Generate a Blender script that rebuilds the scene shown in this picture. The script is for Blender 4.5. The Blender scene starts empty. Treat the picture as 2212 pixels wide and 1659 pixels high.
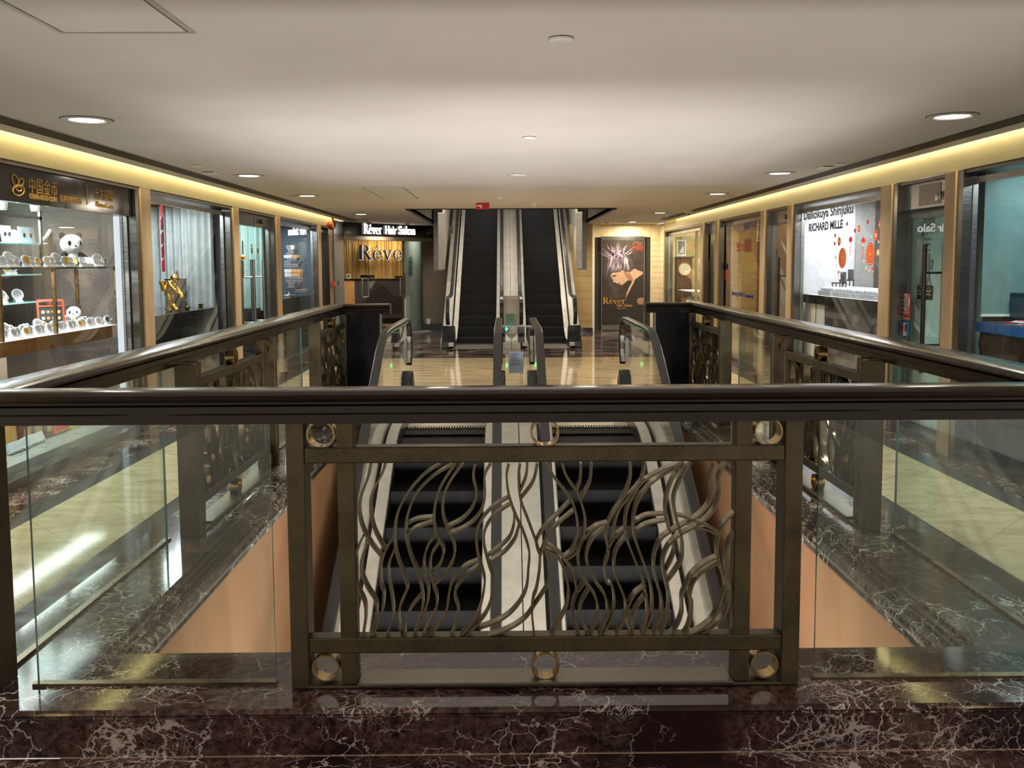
import bpy, bmesh, math, random
from mathutils import Vector, Matrix
random.seed(7)
SC = bpy.context.scene
COL = SC.collection
PI = math.pi
# ---------------------------------------------------------------- camera
F_PX, PPX, PPY = 1955.0, 1106.0, 732.0
PITCH, YAW, ROLL, HC = math.radians(4.74), math.radians(0.41), 0.0053, 1.59
_fw = Vector((math.sin(YAW)*math.cos(PITCH), math.cos(YAW)*math.cos(PITCH), -math.sin(PITCH)))
_r0 = Vector((math.cos(YAW), -math.sin(YAW), 0.0)); _u0 = _r0.cross(_fw)
_r = _r0*math.cos(ROLL) - _u0*math.sin(ROLL); _u = _r.cross(_fw)
CAMP = Vector((0, 0, HC))
def _ray(px, py): return _fw + _r*((px-PPX)/F_PX) - _u*((py-PPY)/F_PX)
def aX(px, py, X):
    d = _ray(px, py); return CAMP + d*(X/d.x)
def aY(px, py, Y):
    d = _ray(px, py); return CAMP + d*(Y/d.y)
def aZ(px, py, Z):
    d = _ray(px, py); return CAMP + d*((Z-HC)/d.z)
cam = bpy.data.cameras.new('camera'); camo = bpy.data.objects.new('camera', cam); COL.objects.link(camo)
camo.matrix_world = Matrix(((_r.x, _u.x, -_fw.x, 0), (_r.y, _u.y, -_fw.y, 0), (_r.z, _u.z, -_fw.z, HC), (0, 0, 0, 1)))
cam.sensor_fit = 'HORIZONTAL'; cam.sensor_width = 36.0; cam.lens = 36.0*F_PX/2212.0
cam.shift_x = 0.0; cam.shift_y = -(829.5-PPY)/2212.0
cam.clip_start = 0.05; cam.clip_end = 200
SC.camera = camo

# ---------------------------------------------------------------- mesh builder
class MB:
    def __init__(s): s.v = []; s.f = []; s.mi = []; s.m = 0
    def add(s, vs, fs):
        b = len(s.v); s.v += [tuple(v) for v in vs]
        s.f += [tuple(b+i for i in f) for f in fs]; s.mi += [s.m]*len(fs); return s
    def box(s, x0, x1, y0, y1, z0, z1):
        if x0 > x1: x0, x1 = x1, x0
        if y0 > y1: y0, y1 = y1, y0
        if z0 > z1: z0, z1 = z1, z0
        return s.add([(x0,y0,z0),(x1,y0,z0),(x1,y1,z0),(x0,y1,z0),(x0,y0,z1),(x1,y0,z1),(x1,y1,z1),(x0,y1,z1)],
                     [(0,3,2,1),(4,5,6,7),(0,1,5,4),(1,2,6,5),(2,3,7,6),(3,0,4,7)])
    def obox(s, c, ax, ay, az):
        c = Vector(c); ax = Vector(ax)/2; ay = Vector(ay)/2; az = Vector(az)/2
        P = [c+i*ax+j*ay+k*az for k in (-1,1) for (i,j) in ((-1,-1),(1,-1),(1,1),(-1,1))]
        return s.add(P, [(0,3,2,1),(4,5,6,7),(0,1,5,4),(1,2,6,5),(2,3,7,6),(3,0,4,7)])
    def quad(s, *p): return s.add(p, [tuple(range(len(p)))])
    def prism(s, pts, d):
        """closed polygon (3D points) pushed along d"""
        d = Vector(d); n = len(pts); P = [Vector(p) for p in pts]
        return s.add(P + [p+d for p in P], [tuple(range(n-1,-1,-1)), tuple(range(n,2*n))] + [(i,(i+1)%n,n+(i+1)%n,n+i) for i in range(n)])
    def tube(s, pts, r, n=8, cap=True, close=False):
        P = [Vector(p) for p in pts]; m = len(P); rings = []
        up = None
        for i, p in enumerate(P):
            a = P[(i-1) % m] if (i > 0 or close) else p; b = P[(i+1) % m] if (i < m-1 or close) else p
            t = (b-a).normalized()
            if up is None:
                up = Vector((0,0,1)) if abs(t.z) < .9 else Vector((1,0,0))
            x = up.cross(t)
            if x.length < 1e-5: x = Vector((1,0,0)).cross(t)
            x.normalize(); y = t.cross(x); up = y
            rr = r[i] if isinstance(r, (list, tuple)) else r
            rings.append([p + x*(rr*math.cos(2*PI*k/n)) + y*(rr*math.sin(2*PI*k/n)) for k in range(n)])
        V = [q for ring in rings for q in ring]; Fc = []
        for i in range(m if close else m-1):
            j = (i+1) % m
            for k in range(n): Fc.append((i*n+k, i*n+(k+1)%n, j*n+(k+1)%n, j*n+k))
        if cap and not close: Fc += [tuple(range(n-1,-1,-1)), tuple(range((m-1)*n, m*n))]
        return s.add(V, Fc)
    def lathe(s, prof, c=(0,0,0), n=20, axis='z', cap=True):
        """prof: list of (radius, height)"""
        V = []; Fc = []; m = len(prof)
        for (r, h) in prof:
            for k in range(n):
                a = 2*PI*k/n; u, w = r*math.cos(a), r*math.sin(a)
                V.append((c[0]+u, c[1]+w, c[2]+h) if axis == 'z' else ((c[0]+u, c[1]+h, c[2]+w) if axis == 'y' else (c[0]+h, c[1]+u, c[2]+w)))
        for i in range(m-1):
            for k in range(n): Fc.append((i*n+k, i*n+(k+1)%n, (i+1)*n+(k+1)%n, (i+1)*n+k))
        if cap: Fc += [tuple(range(n-1,-1,-1)), tuple(range((m-1)*n, m*n))]
        return s.add(V, Fc)
    def ring(s, c, R, r2, d, axis='y', n=32):
        """flat hoop: outer radius R, inner r2, depth d along the axis"""
        V = []; Fc = []
        for (rr, h) in ((R,-d/2),(R,d/2),(r2,d/2),(r2,-d/2)):
            for k in range(n):
                a = 2*PI*k/n; u, w = rr*math.cos(a), rr*math.sin(a)
                V.append((c[0]+u, c[1]+h, c[2]+w) if axis == 'y' else ((c[0]+h, c[1]+u, c[2]+w) if axis == 'x' else (c[0]+u, c[1]+w, c[2]+h)))
        for i in range(4):
            j = (i+1) % 4
            for k in range(n): Fc.append((i*n+k, i*n+(k+1)%n, j*n+(k+1)%n, j*n+k))
        return s.add(V, Fc)
    def sphere(s, c, r, n=16, m=10, sc=(1,1,1), rot=None):
        V = []; Fc = []
        for i in range(m+1):
            t = PI*i/m
            for k in range(n):
                a = 2*PI*k/n
                p = Vector((r*sc[0]*math.sin(t)*math.cos(a), r*sc[1]*math.sin(t)*math.sin(a), r*sc[2]*math.cos(t)))
                if rot: p = rot @ p
                V.append(Vector(c)+p)
        for i in range(m):
            for k in range(n): Fc.append((i*n+k, (i+1)*n+k, (i+1)*n+(k+1)%n, i*n+(k+1)%n))
        return s.add(V, Fc)
    def sweep(s, path, prof, up=(0,0,1), ends=None, close=False):
        """closed profile (a, b) carried along a level path with mitred corners; a is to the right of travel, b up.
        ends: optional pair of mitre directions (vectors) for the two end planes"""
        P = [Vector(p) for p in path]; m = len(P); n = len(prof); V = []; U = Vector(up)
        for i, p in enumerate(P):
            tin = (P[i]-P[i-1]).normalized() if (i > 0 or close) else None
            tout = (P[(i+1) % m]-P[i]).normalized() if (i < m-1 or close) else None
            if tin is None: tin = tout
            if tout is None: tout = tin
            rin, rout = tin.cross(U).normalized(), tout.cross(U).normalized()
            if ends and i == 0 and ends[0] is not None: mv = Vector(ends[0]); mv = mv/ mv.dot(rout)
            elif ends and i == m-1 and ends[1] is not None: mv = Vector(ends[1]); mv = mv/ mv.dot(rin)
            else:
                mv = (rin+rout).normalized(); mv = mv/max(.2, mv.dot(rin))
            nin = rin.cross(tin).normalized(); nout = rout.cross(tout).normalized(); nn = (nin+nout).normalized(); nn = nn/max(.3, nn.dot(nin))
            for (a, b) in prof: V.append(p + mv*a + nn*b)
        Fc = []
        for i in range(m if close else m-1):
            j = (i+1) % m
            for k in range(n): Fc.append((i*n+k, j*n+k, j*n+(k+1)%n, i*n+(k+1)%n))
        if not close: Fc += [tuple(range(n)), tuple(range((m-1)*n+n-1, (m-1)*n-1, -1))]
        return s.add(V, Fc)
    def mesh(s, name, mats, smooth=None):
        me = bpy.data.meshes.new(name); me.from_pydata(s.v, [], s.f); me.update()
        mats = mats if isinstance(mats, (list, tuple)) else [mats]
        for m in mats: me.materials.append(m)
        if len(mats) > 1: me.polygons.foreach_set('material_index', s.mi)
        bm = bmesh.new(); bm.from_mesh(me); bmesh.ops.recalc_face_normals(bm, faces=bm.faces); bm.to_mesh(me); bm.free()
        if smooth:
            me.polygons.foreach_set('use_smooth', [True]*len(me.polygons))
            me.set_sharp_from_angle(angle=math.radians(smooth))
        return me

def put(o, label=None, cat=None, group=None, kind=None):
    if label: o['label'] = label
    if cat: o['category'] = cat
    if group: o['group'] = group
    if kind: o['kind'] = kind
    return o
def thing(name, loc, label, cat, group=None, kind=None):
    o = bpy.data.objects.new(name, None); o.empty_display_size = .1; COL.objects.link(o); o.location = loc
    return put(o, label, cat, group, kind)
def glob(o):
    m = Matrix.Translation(o.location) @ o.rotation_euler.to_matrix().to_4x4()
    if o.parent: m = glob(o.parent) @ o.matrix_parent_inverse @ m
    return m
def obj(name, mb, mats, parent=None, bevel=0, smooth=None, seg=2, **kw):
    """one mesh object from world-space geometry; a top-level one gets its origin at the middle of its base"""
    if parent is None:
        xs = [v[0] for v in mb.v]; ys = [v[1] for v in mb.v]; zs = [v[2] for v in mb.v]
        c = Vector(((min(xs)+max(xs))/2, (min(ys)+max(ys))/2, min(zs)))
        mb.v = [(v[0]-c.x, v[1]-c.y, v[2]-c.z) for v in mb.v]
    me = mb.mesh(name, mats, smooth); o = bpy.data.objects.new(name, me); COL.objects.link(o)
    if parent is None: o.location = c
    else:
        o.parent = parent; o.matrix_parent_inverse = glob(parent).inverted()
    if bevel:
        b = o.modifiers.new('bevel', 'BEVEL'); b.width = bevel; b.segments = seg; b.limit_method = 'ANGLE'; b.angle_limit = math.radians(40)
    return put(o, **kw)
def dup(root, loc, rotz=None, **kw):
    r = root.copy(); COL.objects.link(r); r.location = loc
    if rotz is not None: r.rotation_euler = (0,0,rotz)
    def rec(src, dst):
        for ch in src.children:
            c = ch.copy(); COL.objects.link(c); c.parent = dst; rec(ch, c)
    rec(root, r)
    return put(r, **kw)
def struct(name, mb, mats, parent=None, **kw):
    return obj(name, mb, mats, parent, kind='structure' if parent is None else None, **kw)

# text -> mesh points on a plane: origin o, direction e (along the writing), upward u
def text_mb(mb, body, size, o, e, u, depth=.004, align='LEFT', width=None, shear=0, bold=0):
    c = bpy.data.curves.new('t', 'FONT'); c.body = body; c.size = size; c.align_x = align; c.extrude = 0; c.offset = bold; c.resolution_u = 4
    t = bpy.data.objects.new('t', c); COL.objects.link(t)
    dg = bpy.context.evaluated_depsgraph_get(); me = bpy.data.meshes.new_from_object(t.evaluated_get(dg))
    e = Vector(e).normalized(); u = Vector(u).normalized(); nrm = e.cross(u); o = Vector(o)
    xs = [v.co.x for v in me.vertices] or [0, 1]
    kx = 1.0
    if width: kx = width/(max(xs)-min(xs)+1e-6)
    flat = [(v.co.x*kx + shear*v.co.y, v.co.y) for v in me.vertices]; n = len(flat)
    V = [o+e*a+u*b+nrm*depth for a, b in flat] + [o+e*a+u*b for a, b in flat]
    Fc = [tuple(p.vertices) for p in me.polygons]
    from collections import Counter
    cnt = Counter()
    for f in Fc:
        for i in range(len(f)): cnt[tuple(sorted((f[i], f[(i+1) % len(f)])))] += 1
    side = []
    for f in Fc:
        for i in range(len(f)):
            a, b = f[i], f[(i+1) % len(f)]
            if cnt[tuple(sorted((a, b)))] == 1: side.append((a, b, n+b, n+a))
    mb.add(V, Fc+side)
    bpy.data.objects.remove(t); bpy.data.curves.remove(c); bpy.data.meshes.remove(me)
    return mb
def catmull(pts, k=6):
    P = [Vector(p) for p in pts]; out = []
    for i in range(len(P)-1):
        a = P[max(0,i-1)]; b = P[i]; c = P[i+1]; d = P[min(len(P)-1,i+2)]
        for j in range(k):
            t = j/k
            out.append(.5*((2*b)+(c-a)*t+(2*a-5*b+4*c-d)*t*t+(3*b-a-3*c+d)*t**3))
    out.append(P[-1]); return out
LP_DOWN, LP_COVE, LP_AMB, LP_VOID, EXPO = 14.0, 115.0, .55, 100.0, 0.62
# ---------------------------------------------------------------- materials
def _lin(c):
    return tuple(((x/12.92) if x <= .04045 else ((x+.055)/1.055)**2.4) for x in c)
def S(r, g, b): return _lin((r/255., g/255., b/255.)) + (1.0,)
class NT:
    def __init__(s, name):
        s.m = bpy.data.materials.new(name); s.m.use_nodes = True; s.t = s.m.node_tree; s.n = s.t.nodes; s.n.clear()
        s.out = s.n.new('ShaderNodeOutputMaterial')
    def node(s, typ, **kw):
        n = s.n.new('ShaderNode'+typ)
        for k, v in kw.items():
            if k.startswith('i_'):
                n.inputs[k[2:].replace('_', ' ')].default_value = v
            else: setattr(n, k, v)
        return n
    def link(s, a, b): s.t.links.new(a, b)
    def coords(s, scale=(1,1,1), rot=(0,0,0)):
        g = s.node('NewGeometry'); mp = s.node('Mapping'); s.link(g.outputs['Position'], mp.inputs['Vector'])
        mp.inputs['Scale'].default_value = scale; mp.inputs['Rotation'].default_value = rot; return mp.outputs['Vector']
    def ocoords(s, scale=(1,1,1)):
        g = s.node('TexCoord'); mp = s.node('Mapping'); s.link(g.outputs['Object'], mp.inputs['Vector']); mp.inputs['Scale'].default_value = scale; return mp.outputs['Vector']
    def noise(s, vec, scale, detail=4, rough=.55, dist=0):
        n = s.node('TexNoise'); n.inputs['Scale'].default_value = scale; n.inputs['Detail'].default_value = detail
        n.inputs['Roughness'].default_value = rough; n.inputs['Distortion'].default_value = dist; s.link(vec, n.inputs['Vector']); return n
    def ramp(s, fac, stops, interp='LINEAR'):
        r = s.node('ValToRGB'); r.color_ramp.interpolation = interp; e = r.color_ramp.elements
        while len(e) < len(stops): e.new(.5)
        for i, (p, c) in enumerate(stops):
            e[i].position = p; e[i].color = c if len(c) == 4 else tuple(c)+(1,)
        s.link(fac, r.inputs['Fac']); return r.outputs['Color']
    def mix(s, fac, a, b, mode='MIX'):
        n = s.node('MixRGB'); n.blend_type = mode
        for val, inp in ((fac, 'Fac'), (a, 'Color1'), (b, 'Color2')):
            if hasattr(val, 'is_linked') or hasattr(val, 'links'): s.link(val, n.inputs[inp])
            else: n.inputs[inp].default_value = val
        return n.outputs['Color']
    def math(s, op, a, b=None, clamp=False):
        n = s.node('Math'); n.operation = op; n.use_clamp = clamp
        for i, v in enumerate((a, b)):
            if v is None: continue
            if hasattr(v, 'links'): s.link(v, n.inputs[i])
            else: n.inputs[i].default_value = v
        return n.outputs[0]
    def pbr(s, col, rough=.5, metal=0, spec=.5, coat=0, bump=None, bstr=.1, bdist=.01, emit=None, estr=0, aniso=0):
        p = s.node('BsdfPrincipled')
        def setin(k, v):
            if hasattr(v, 'links'): s.link(v, p.inputs[k])
            else: p.inputs[k].default_value = v
        setin('Base Color', col); setin('Roughness', rough); setin('Metallic', metal); setin('Specular IOR Level', spec)
        if coat: setin('Coat Weight', coat); p.inputs['Coat Roughness'].default_value = .05
        if aniso: p.inputs['Anisotropic'].default_value = aniso
        if emit is not None: setin('Emission Color', emit); p.inputs['Emission Strength'].default_value = estr
        if bump is not None:
            b = s.node('Bump'); b.inputs['Strength'].default_value = bstr; b.inputs['Distance'].default_value = bdist
            s.link(bump, b.inputs['Height']); s.link(b.outputs['Normal'], p.inputs['Normal'])
        s.link(p.outputs[0], s.out.inputs['Surface']); return s.m
_cache = {}
def mat(name, rgb, rough=.5, metal=0, spec=.5, coat=0):
    """plain surface with a faint tonal mottle"""
    if name in _cache: return _cache[name]
    t = NT(name); v = t.coords(); n = t.noise(v, 9, 3); c = S(*rgb)
    lo = tuple(x*.88 for x in c[:3])+(1,); hi = tuple(min(1, x*1.10) for x in c[:3])+(1,)
    col = t.ramp(n.outputs['Fac'], [(.3, lo), (.7, hi)])
    r = t.ramp(n.outputs['Fac'], [(.3, (max(0,rough-.04),)*3), (.7, (min(1,rough+.04),)*3)])
    _cache[name] = t.pbr(col, r, metal, spec, coat); return _cache[name]
def emis(name, rgb, strength):
    if name in _cache: return _cache[name]
    t = NT(name); e = t.node('Emission'); e.inputs['Color'].default_value = S(*rgb); e.inputs['Strength'].default_value = strength
    t.link(e.outputs[0], t.out.inputs['Surface']); _cache[name] = t.m; return t.m
def glass(name, tint=(1,1,1), ior=1.5, rough=0.0, refl=1.0):
    """thin architectural glass: clear with a Fresnel mirror on each face"""
    if name in _cache: return _cache[name]
    t = NT(name); tr = t.node('BsdfTransparent'); tr.inputs['Color'].default_value = tuple(tint)+(1,)
    gl = t.node('BsdfGlossy'); gl.inputs['Roughness'].default_value = rough; gl.inputs['Color'].default_value = (refl,refl,refl,1)
    lw = t.node('LayerWeight'); lw.inputs['Blend'].default_value = .5; fr = t.math('ADD', t.math('MULTIPLY', t.math('POWER', lw.outputs['Facing'], 5.0), .92), .045)
    mx = t.node('MixShader'); t.link(fr, mx.inputs[0]); t.link(tr.outputs[0], mx.inputs[1]); t.link(gl.outputs[0], mx.inputs[2])
    t.link(mx.outputs[0], t.out.inputs['Surface']); _cache[name] = t.m; return t.m

def marble_levanto(name, base=(37,20,20), base2=(54,32,30), dark=(19,17,16), green=(50,49,43), vein=(190,176,168), sc=1.0, rough=.085, amount=1.0):
    t = NT(name); v = t.coords()
    w = t.noise(v, 3.2*sc, 5, .6); wv = t.node('VectorMath'); wv.operation = 'MULTIPLY_ADD'
    t.link(w.outputs['Color'], wv.inputs[0]); wv.inputs[1].default_value = (.28/sc,)*3; t.link(v, wv.inputs[2]); vv = wv.outputs[0]
    vo = t.node('TexVoronoi'); vo.inputs['Scale'].default_value = 7*sc; t.link(vv, vo.inputs['Vector'])
    blot = t.ramp(vo.outputs['Color'], [(.0, S(*dark)), (.3, S(*base)), (.55, S(*base2)), (.8, S(*base)), (1, S(*green))])
    gn = t.noise(v, 34*sc, 8, .75); gm = t.noise(v, 2.3*sc, 3); gmask = t.math('MULTIPLY', t.ramp(gn.outputs['Fac'], [(.42, (0,0,0,1)), (.58, (1,1,1,1))]), t.ramp(gm.outputs['Fac'], [(.44, (0,0,0,1)), (.54, (.8,.8,.8,1))])); col = t.mix(gmask, blot, S(*[min(255,int(x*.9+58-8*i)) for i, x in enumerate(base2)]))
    def veins(scale, w0, w1, msc, m0, m1):
        e = t.node('TexVoronoi'); e.feature = 'DISTANCE_TO_EDGE'; e.inputs['Scale'].default_value = scale*sc; t.link(vv, e.inputs['Vector'])
        th = t.noise(v, msc*sc, 4, .6)
        wid = t.ramp(th.outputs['Fac'], [(m0, (0,0,0,1)), (m1, (1,1,1,1))])
        d = t.math('SUBTRACT', t.math('MULTIPLY', wid, w1), e.outputs['Distance'])
        return t.math('MULTIPLY', t.math('MULTIPLY', d, 1.0/w0, True), 1.0, True)
    a = veins(5.0, .014, .040, 2.6, .43, .74); b = veins(14, .020, .070, 2.8, .47, .72); c2 = veins(40, .04, .13, 2.6, .52, .70)
    mask = t.math('MAXIMUM', t.math('MAXIMUM', a, b), t.math('MULTIPLY', c2, .8))
    col = t.mix(t.math('MULTIPLY', mask, amount), col, S(*vein))
    return t.pbr(col, rough, 0, .5)
def tiles45(name, c1, c2, c3, size, off, joint, rough=.08, streak=(1.4,3.2,1)):
    t = NT(name); v = t.coords(); s1 = t.coords(streak, (0,0,.7))
    n = t.noise(s1, 1.6, 8, .62, 1.2); n2 = t.noise(v, 1.1, 4)
    col = t.ramp(n.outputs['Fac'], [(.30, S(*c3)), (.46, S(*c1)), (.60, S(*c2)), (.72, S(*c1))])
    col = t.mix(t.math('MULTIPLY', n2.outputs['Fac'], .35), col, S(*c2))
    vein = t.noise(s1, 3.2, 9, .7, 2.2)
    vm = t.ramp(vein.outputs['Fac'], [(.485,(0,0,0,1)), (.5,(.45,.45,.45,1)), (.515,(0,0,0,1))]); col = t.mix(vm, col, S(*c3))
    sx = t.node('SeparateXYZ'); t.link(v, sx.inputs[0])
    def line(expr):
        m = t.math('ABSOLUTE', t.math('SUBTRACT', t.math('FRACT', t.math('DIVIDE', expr, size)), .5)); return t.math('GREATER_THAN', m, 1*.5-.0026/size)
    if off is not None:
        p = t.math('ADD', t.math('ADD', sx.outputs[0], sx.outputs[1]), 100*size-off[0]); q = t.math('ADD', t.math('SUBTRACT', sx.outputs[0], sx.outputs[1]), 100*size-off[1])
        j = t.math('MAXIMUM', line(p), line(q)); col = t.mix(t.math('MULTIPLY', j, .9), col, S(*joint))
    return t.pbr(col, rough, 0, .5)
def brushed(name, rgb, rough=.3, metal=1.0, axis=(1,1,60), amp=.12, coat=0):
    t = NT(name); v = t.coords(axis); n = t.noise(v, 6, 3, .5); c = S(*rgb)
    col = t.ramp(n.outputs['Fac'], [(.3, tuple(x*(1-amp) for x in c[:3])+(1,)), (.7, tuple(min(1,x*(1+amp)) for x in c[:3])+(1,))])
    r = t.ramp(n.outputs['Fac'], [(.3, (rough*.8,)*3), (.7, (rough*1.2,)*3)])
    return t.pbr(col, r, metal, .5, coat)
def bronze(name, lo, hi, rough=.38, metal=.85):
    t = NT(name); v = t.coords(); n = t.noise(v, 7, 6, .65); n2 = t.noise(v, 160, 2, .5)
    col = t.ramp(n.outputs['Fac'], [(.3, S(*lo)), (.7, S(*hi))])
    col = t.mix(t.ramp(n2.outputs['Fac'], [(.4,(0,0,0,1)),(.7,(.25,.25,.25,1))]), col, S(*[min(255,x+22) for x in hi]))
    r = t.ramp(n.outputs['Fac'], [(.3, (rough-.06,)*3), (.7, (rough+.08,)*3)])
    return t.pbr(col, r, metal, .5, bump=n2.outputs['Fac'], bstr=.04, bdist=.002)
def wood_veneer(name, c1, c2, axis=(6,6,.7), rough=.35, scale=1.5):
    t = NT(name); v = t.coords(axis); n = t.noise(v, scale, 5, .55, .8)
    col = t.ramp(n.outputs['Fac'], [(.3, S(*c1)), (.7, S(*c2))]); return t.pbr(col, rough, 0, .4)
def striped(name, cols, axis, freq, rough=.8, glow=0):
    """folds or fringe: bands along one axis with noise"""
    t = NT(name); v = t.coords(axis); n = t.noise(v, freq, 4, .7)
    col = t.ramp(n.outputs['Fac'], [(.25+.5*i/(len(cols)-1), S(*c)) for i, c in enumerate(cols)]); return t.pbr(col, rough, 0, .3)

def _ceil():
    t = NT('ceiling_paint'); n = t.noise(t.coords(), 1.2, 3); return t.pbr(t.ramp(n.outputs['Fac'], [(.3, S(212,205,196)), (.7, S(220,213,204))]), .85, 0, .25)
CEIL = _ceil()
M_LEV = marble_levanto('rosso_levanto_marble')
M_LEVD = marble_levanto('levanto_grey_sheen', base=(44,38,35), base2=(58,50,46), dark=(30,27,25), green=(56,52,47), vein=(200,198,188), sc=.8, amount=.9)  # same stone as the riser; grey of reflected light painted into its colour
M_CREAM = tiles45('cream_marble_tile', (178,166,130), (200,189,156), (150,136,102), .716, (2.60, -3.006), (120,105,75))
M_CREAMF = tiles45('cream_marble_slab', (178,156,118), (204,186,150), (134,110,78), .716, None, (120,105,75), .07, (.8,6,1))
M_BORDER = mat('dark_grey_stone_border', (66,66,64), .12)
M_BRZ = bronze('aged_bronze', (62,54,40), (94,83,61), .42, .8)
M_BRZR = brushed('dark_bronze_handrail', (44,35,28), .2, .6, (3,3,3), .05)
M_BRZL = bronze('polished_bronze_strap', (98,87,68), (124,111,88), .26, .95)
M_RING = bronze('brass_ring', (138,112,70), (168,140,92), .25, .95)
M_STEEL = brushed('brushed_steel', (150,148,144), .3)
M_STEELH = brushed('brushed_steel_reflections', (126,123,118), .22, axis=(.6,.6,14), amp=.10)  # horizontal reflection bands painted into the steel colour
M_CHROME = brushed('polished_steel', (205,203,198), .12)
M_GOLD = brushed('brushed_champagne_metal', (188,175,136), .45, .6, (1,.6,60), .08)
M_STONE = wood_veneer('beige_sandstone', (172,144,108), (192,166,130), (4,4,1.2), .45, 1.2)
M_TRAV = wood_veneer('travertine', (178,146,98), (204,176,126), (1.2,1.2,10), .3, 1.4)
M_VOID = wood_veneer('tan_plaster_panel', (150,108,76), (172,130,94), (1.4,1.4,.5), .55, 1.3)
M_BLACK = mat('black_gloss', (14,13,13), .12)
M_BLACKM = mat('black_matt', (20,19,18), .6)
M_RUBBER = mat('black_rubber_belt', (44,42,40), .38)
M_STEPB = mat('black_step', (18,18,18), .45)
M_DECK = mat('ivory_deck_metal', (206,199,184), .35)
M_DECKW = mat('pale_skirt_metal', (214,206,192), .3)
M_WHITE = mat('white_paint', (232,230,225), .5)
M_PAPER = mat('paper_white', (226,228,230), .7)
M_GLASS = glass('clear_glass', (.97,.985,.975))
M_GLASSG = glass('green_edged_glass', (.93,.97,.95))
M_GLASSE = mat('glass_green_edge', (90,128,118), .1)
M_SHELFG = glass('shelf_glass', (.85,.95,.93))
M_RED = mat('red_paint', (196,36,30), .45)
M_ORANGE = mat('orange_red', (216,70,36), .4)
M_CREAMW = mat('cream_board', (222,204,168), .55)
M_GREYW = mat('warm_grey_plaster', (128,116,98), .8)
M_GOLDM = brushed('polished_gold', (226,180,72), .16)
M_LENS = emis('lamp_lens', (255,250,240), 14)
M_LED = emis('led_strip_warm', (255,232,150), 10)
M_LEDW = emis('led_strip_white', (225,240,255), 7)
# ---------------------------------------------------------------- floor, curbs, void, ceiling, fascias
XL, XR = -3.45, 3.60          # pillar faces
GL, GR = -3.56, 3.71          # shop glass
VL, VR, VN = -1.49, 1.745, 3.23   # void edges
YF = 9.45
fl = MB()
def fz(x0, x1, y0, y1, m, z=0.0): fl.m = m; fl.quad((x0,y0,z),(x1,y0,z),(x1,y1,z),(x0,y1,z))
# 0 tile, 1 border, 2 red marble, 3 slab
fz(-3.00,3.29,-3,2.40,0); fz(-2.27,2.57,2.40,2.82,2)
for a, b, c, d in ((-3.00,-2.27,-3.15,-1.925),(2.57,3.29,2.18,3.45)):
    fz(a,b,2.40,11.70,0)
    if a < 0: fz(-3.15,-3.00,-3,15.4,1); fz(-2.27,-1.925,2.82,11.70,1); fz(-4.0,-3.15,-3,15.4,2)
    else: fz(3.29,3.45,-3,15.4,1); fz(2.18,2.57,2.82,11.70,1); fz(3.45,4.1,-3,15.4,2)
fz(-1.925,2.18,YF-.1,11.60,2); fz(-1.925,2.18,11.60,11.70,1)
fz(-3.00,3.29,11.70,15.30,3); fz(-3.00,3.29,15.30,15.40,1)
fz(-4.2,2.35,15.40,23.5,2); fz(2.35,2.50,15.40,21.4,1); fz(2.50,3.29,15.40,18.6,3); fz(2.5,4.1,18.6,21.4,2); fz(3.29,4.1,15.4,18.6,2)
fz(-5.4,-4.2,18,24.6,3); fz(-4.2,-1.7,23.5,24.6,3)
struct('floor', fl, [M_CREAM, M_BORDER, M_LEV, M_CREAMF])

# curb round the void: flat ledge, moulded nosing into the void, capped riser to the corridor
cp = [(.405,0.0),(.405,.132),(.42,.136),(.432,.141),(.436,.147),(.430,.151),(.436,.156),(.432,.163),(.425,.17),
      (0,.17),(-.001,.148),(-.020,.147),(-.021,.126),(-.036,.125),(-.037,.108),(-.058,.104),(-.074,.090),(-.080,.066),(-.074,.044),(-.060,.034),(-.048,.033),(-.048,.020),(-.040,.019),(-.038,-.016),(-.024,-.04),(0,-.05),(.05,-.05)]
b = MB().sweep([(VL,VN,0),(VR,VN,0)], cp, ends=((-1,-1,0),(1,-1,0))); struct('trim_1', b, M_LEV)
b = MB().sweep([(VL,YF,0),(VL,VN,0)], cp, ends=(None,(-1,-1,0))); struct('trim_2', b, M_LEVD)
b = MB().sweep([(VR,VN,0),(VR,YF,0)], cp, ends=((1,-1,0),None)); struct('trim_3', b, M_LEVD)
# void cladding and the level below
struct('wall_void_left', MB().box(VL-.12,VL,VN-.1,10.5,-4.6,-.05), M_VOID)
struct('wall_void_right', MB().box(VR,VR+.12,VN-.1,10.5,-4.6,-.05), M_VOID)
struct('wall_void_front', MB().box(VL-.1,VR+.1,VN-.12,VN,-4.6,-.05), M_VOID)
struct('wall_void_back', MB().box(VL-.1,VR+.1,10.5,10.62,-4.6,-.02), M_VOID)
struct('floor_below', MB().box(-3,3.2,-3,12,-4.7,-4.6), mat('golden_floor', (220,176,90), .4))

# ceiling with the escalator opening
CZ = 2.5; OX0, OX1, OY0, OY1 = -1.595, 1.815, 15.08, 26.6
CL, CR = -3.375, 3.56
c = MB()
c.box(CL,CR,-3,OY0,CZ,CZ+.06); c.box(CL,OX0,OY0,OY1,CZ,CZ+.06); c.box(OX1,CR,OY0,OY1,CZ,CZ+.06); c.box(-5.4,CL,19.2,OY1,CZ,CZ+.06)
struct('ceiling', c, CEIL)
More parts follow.
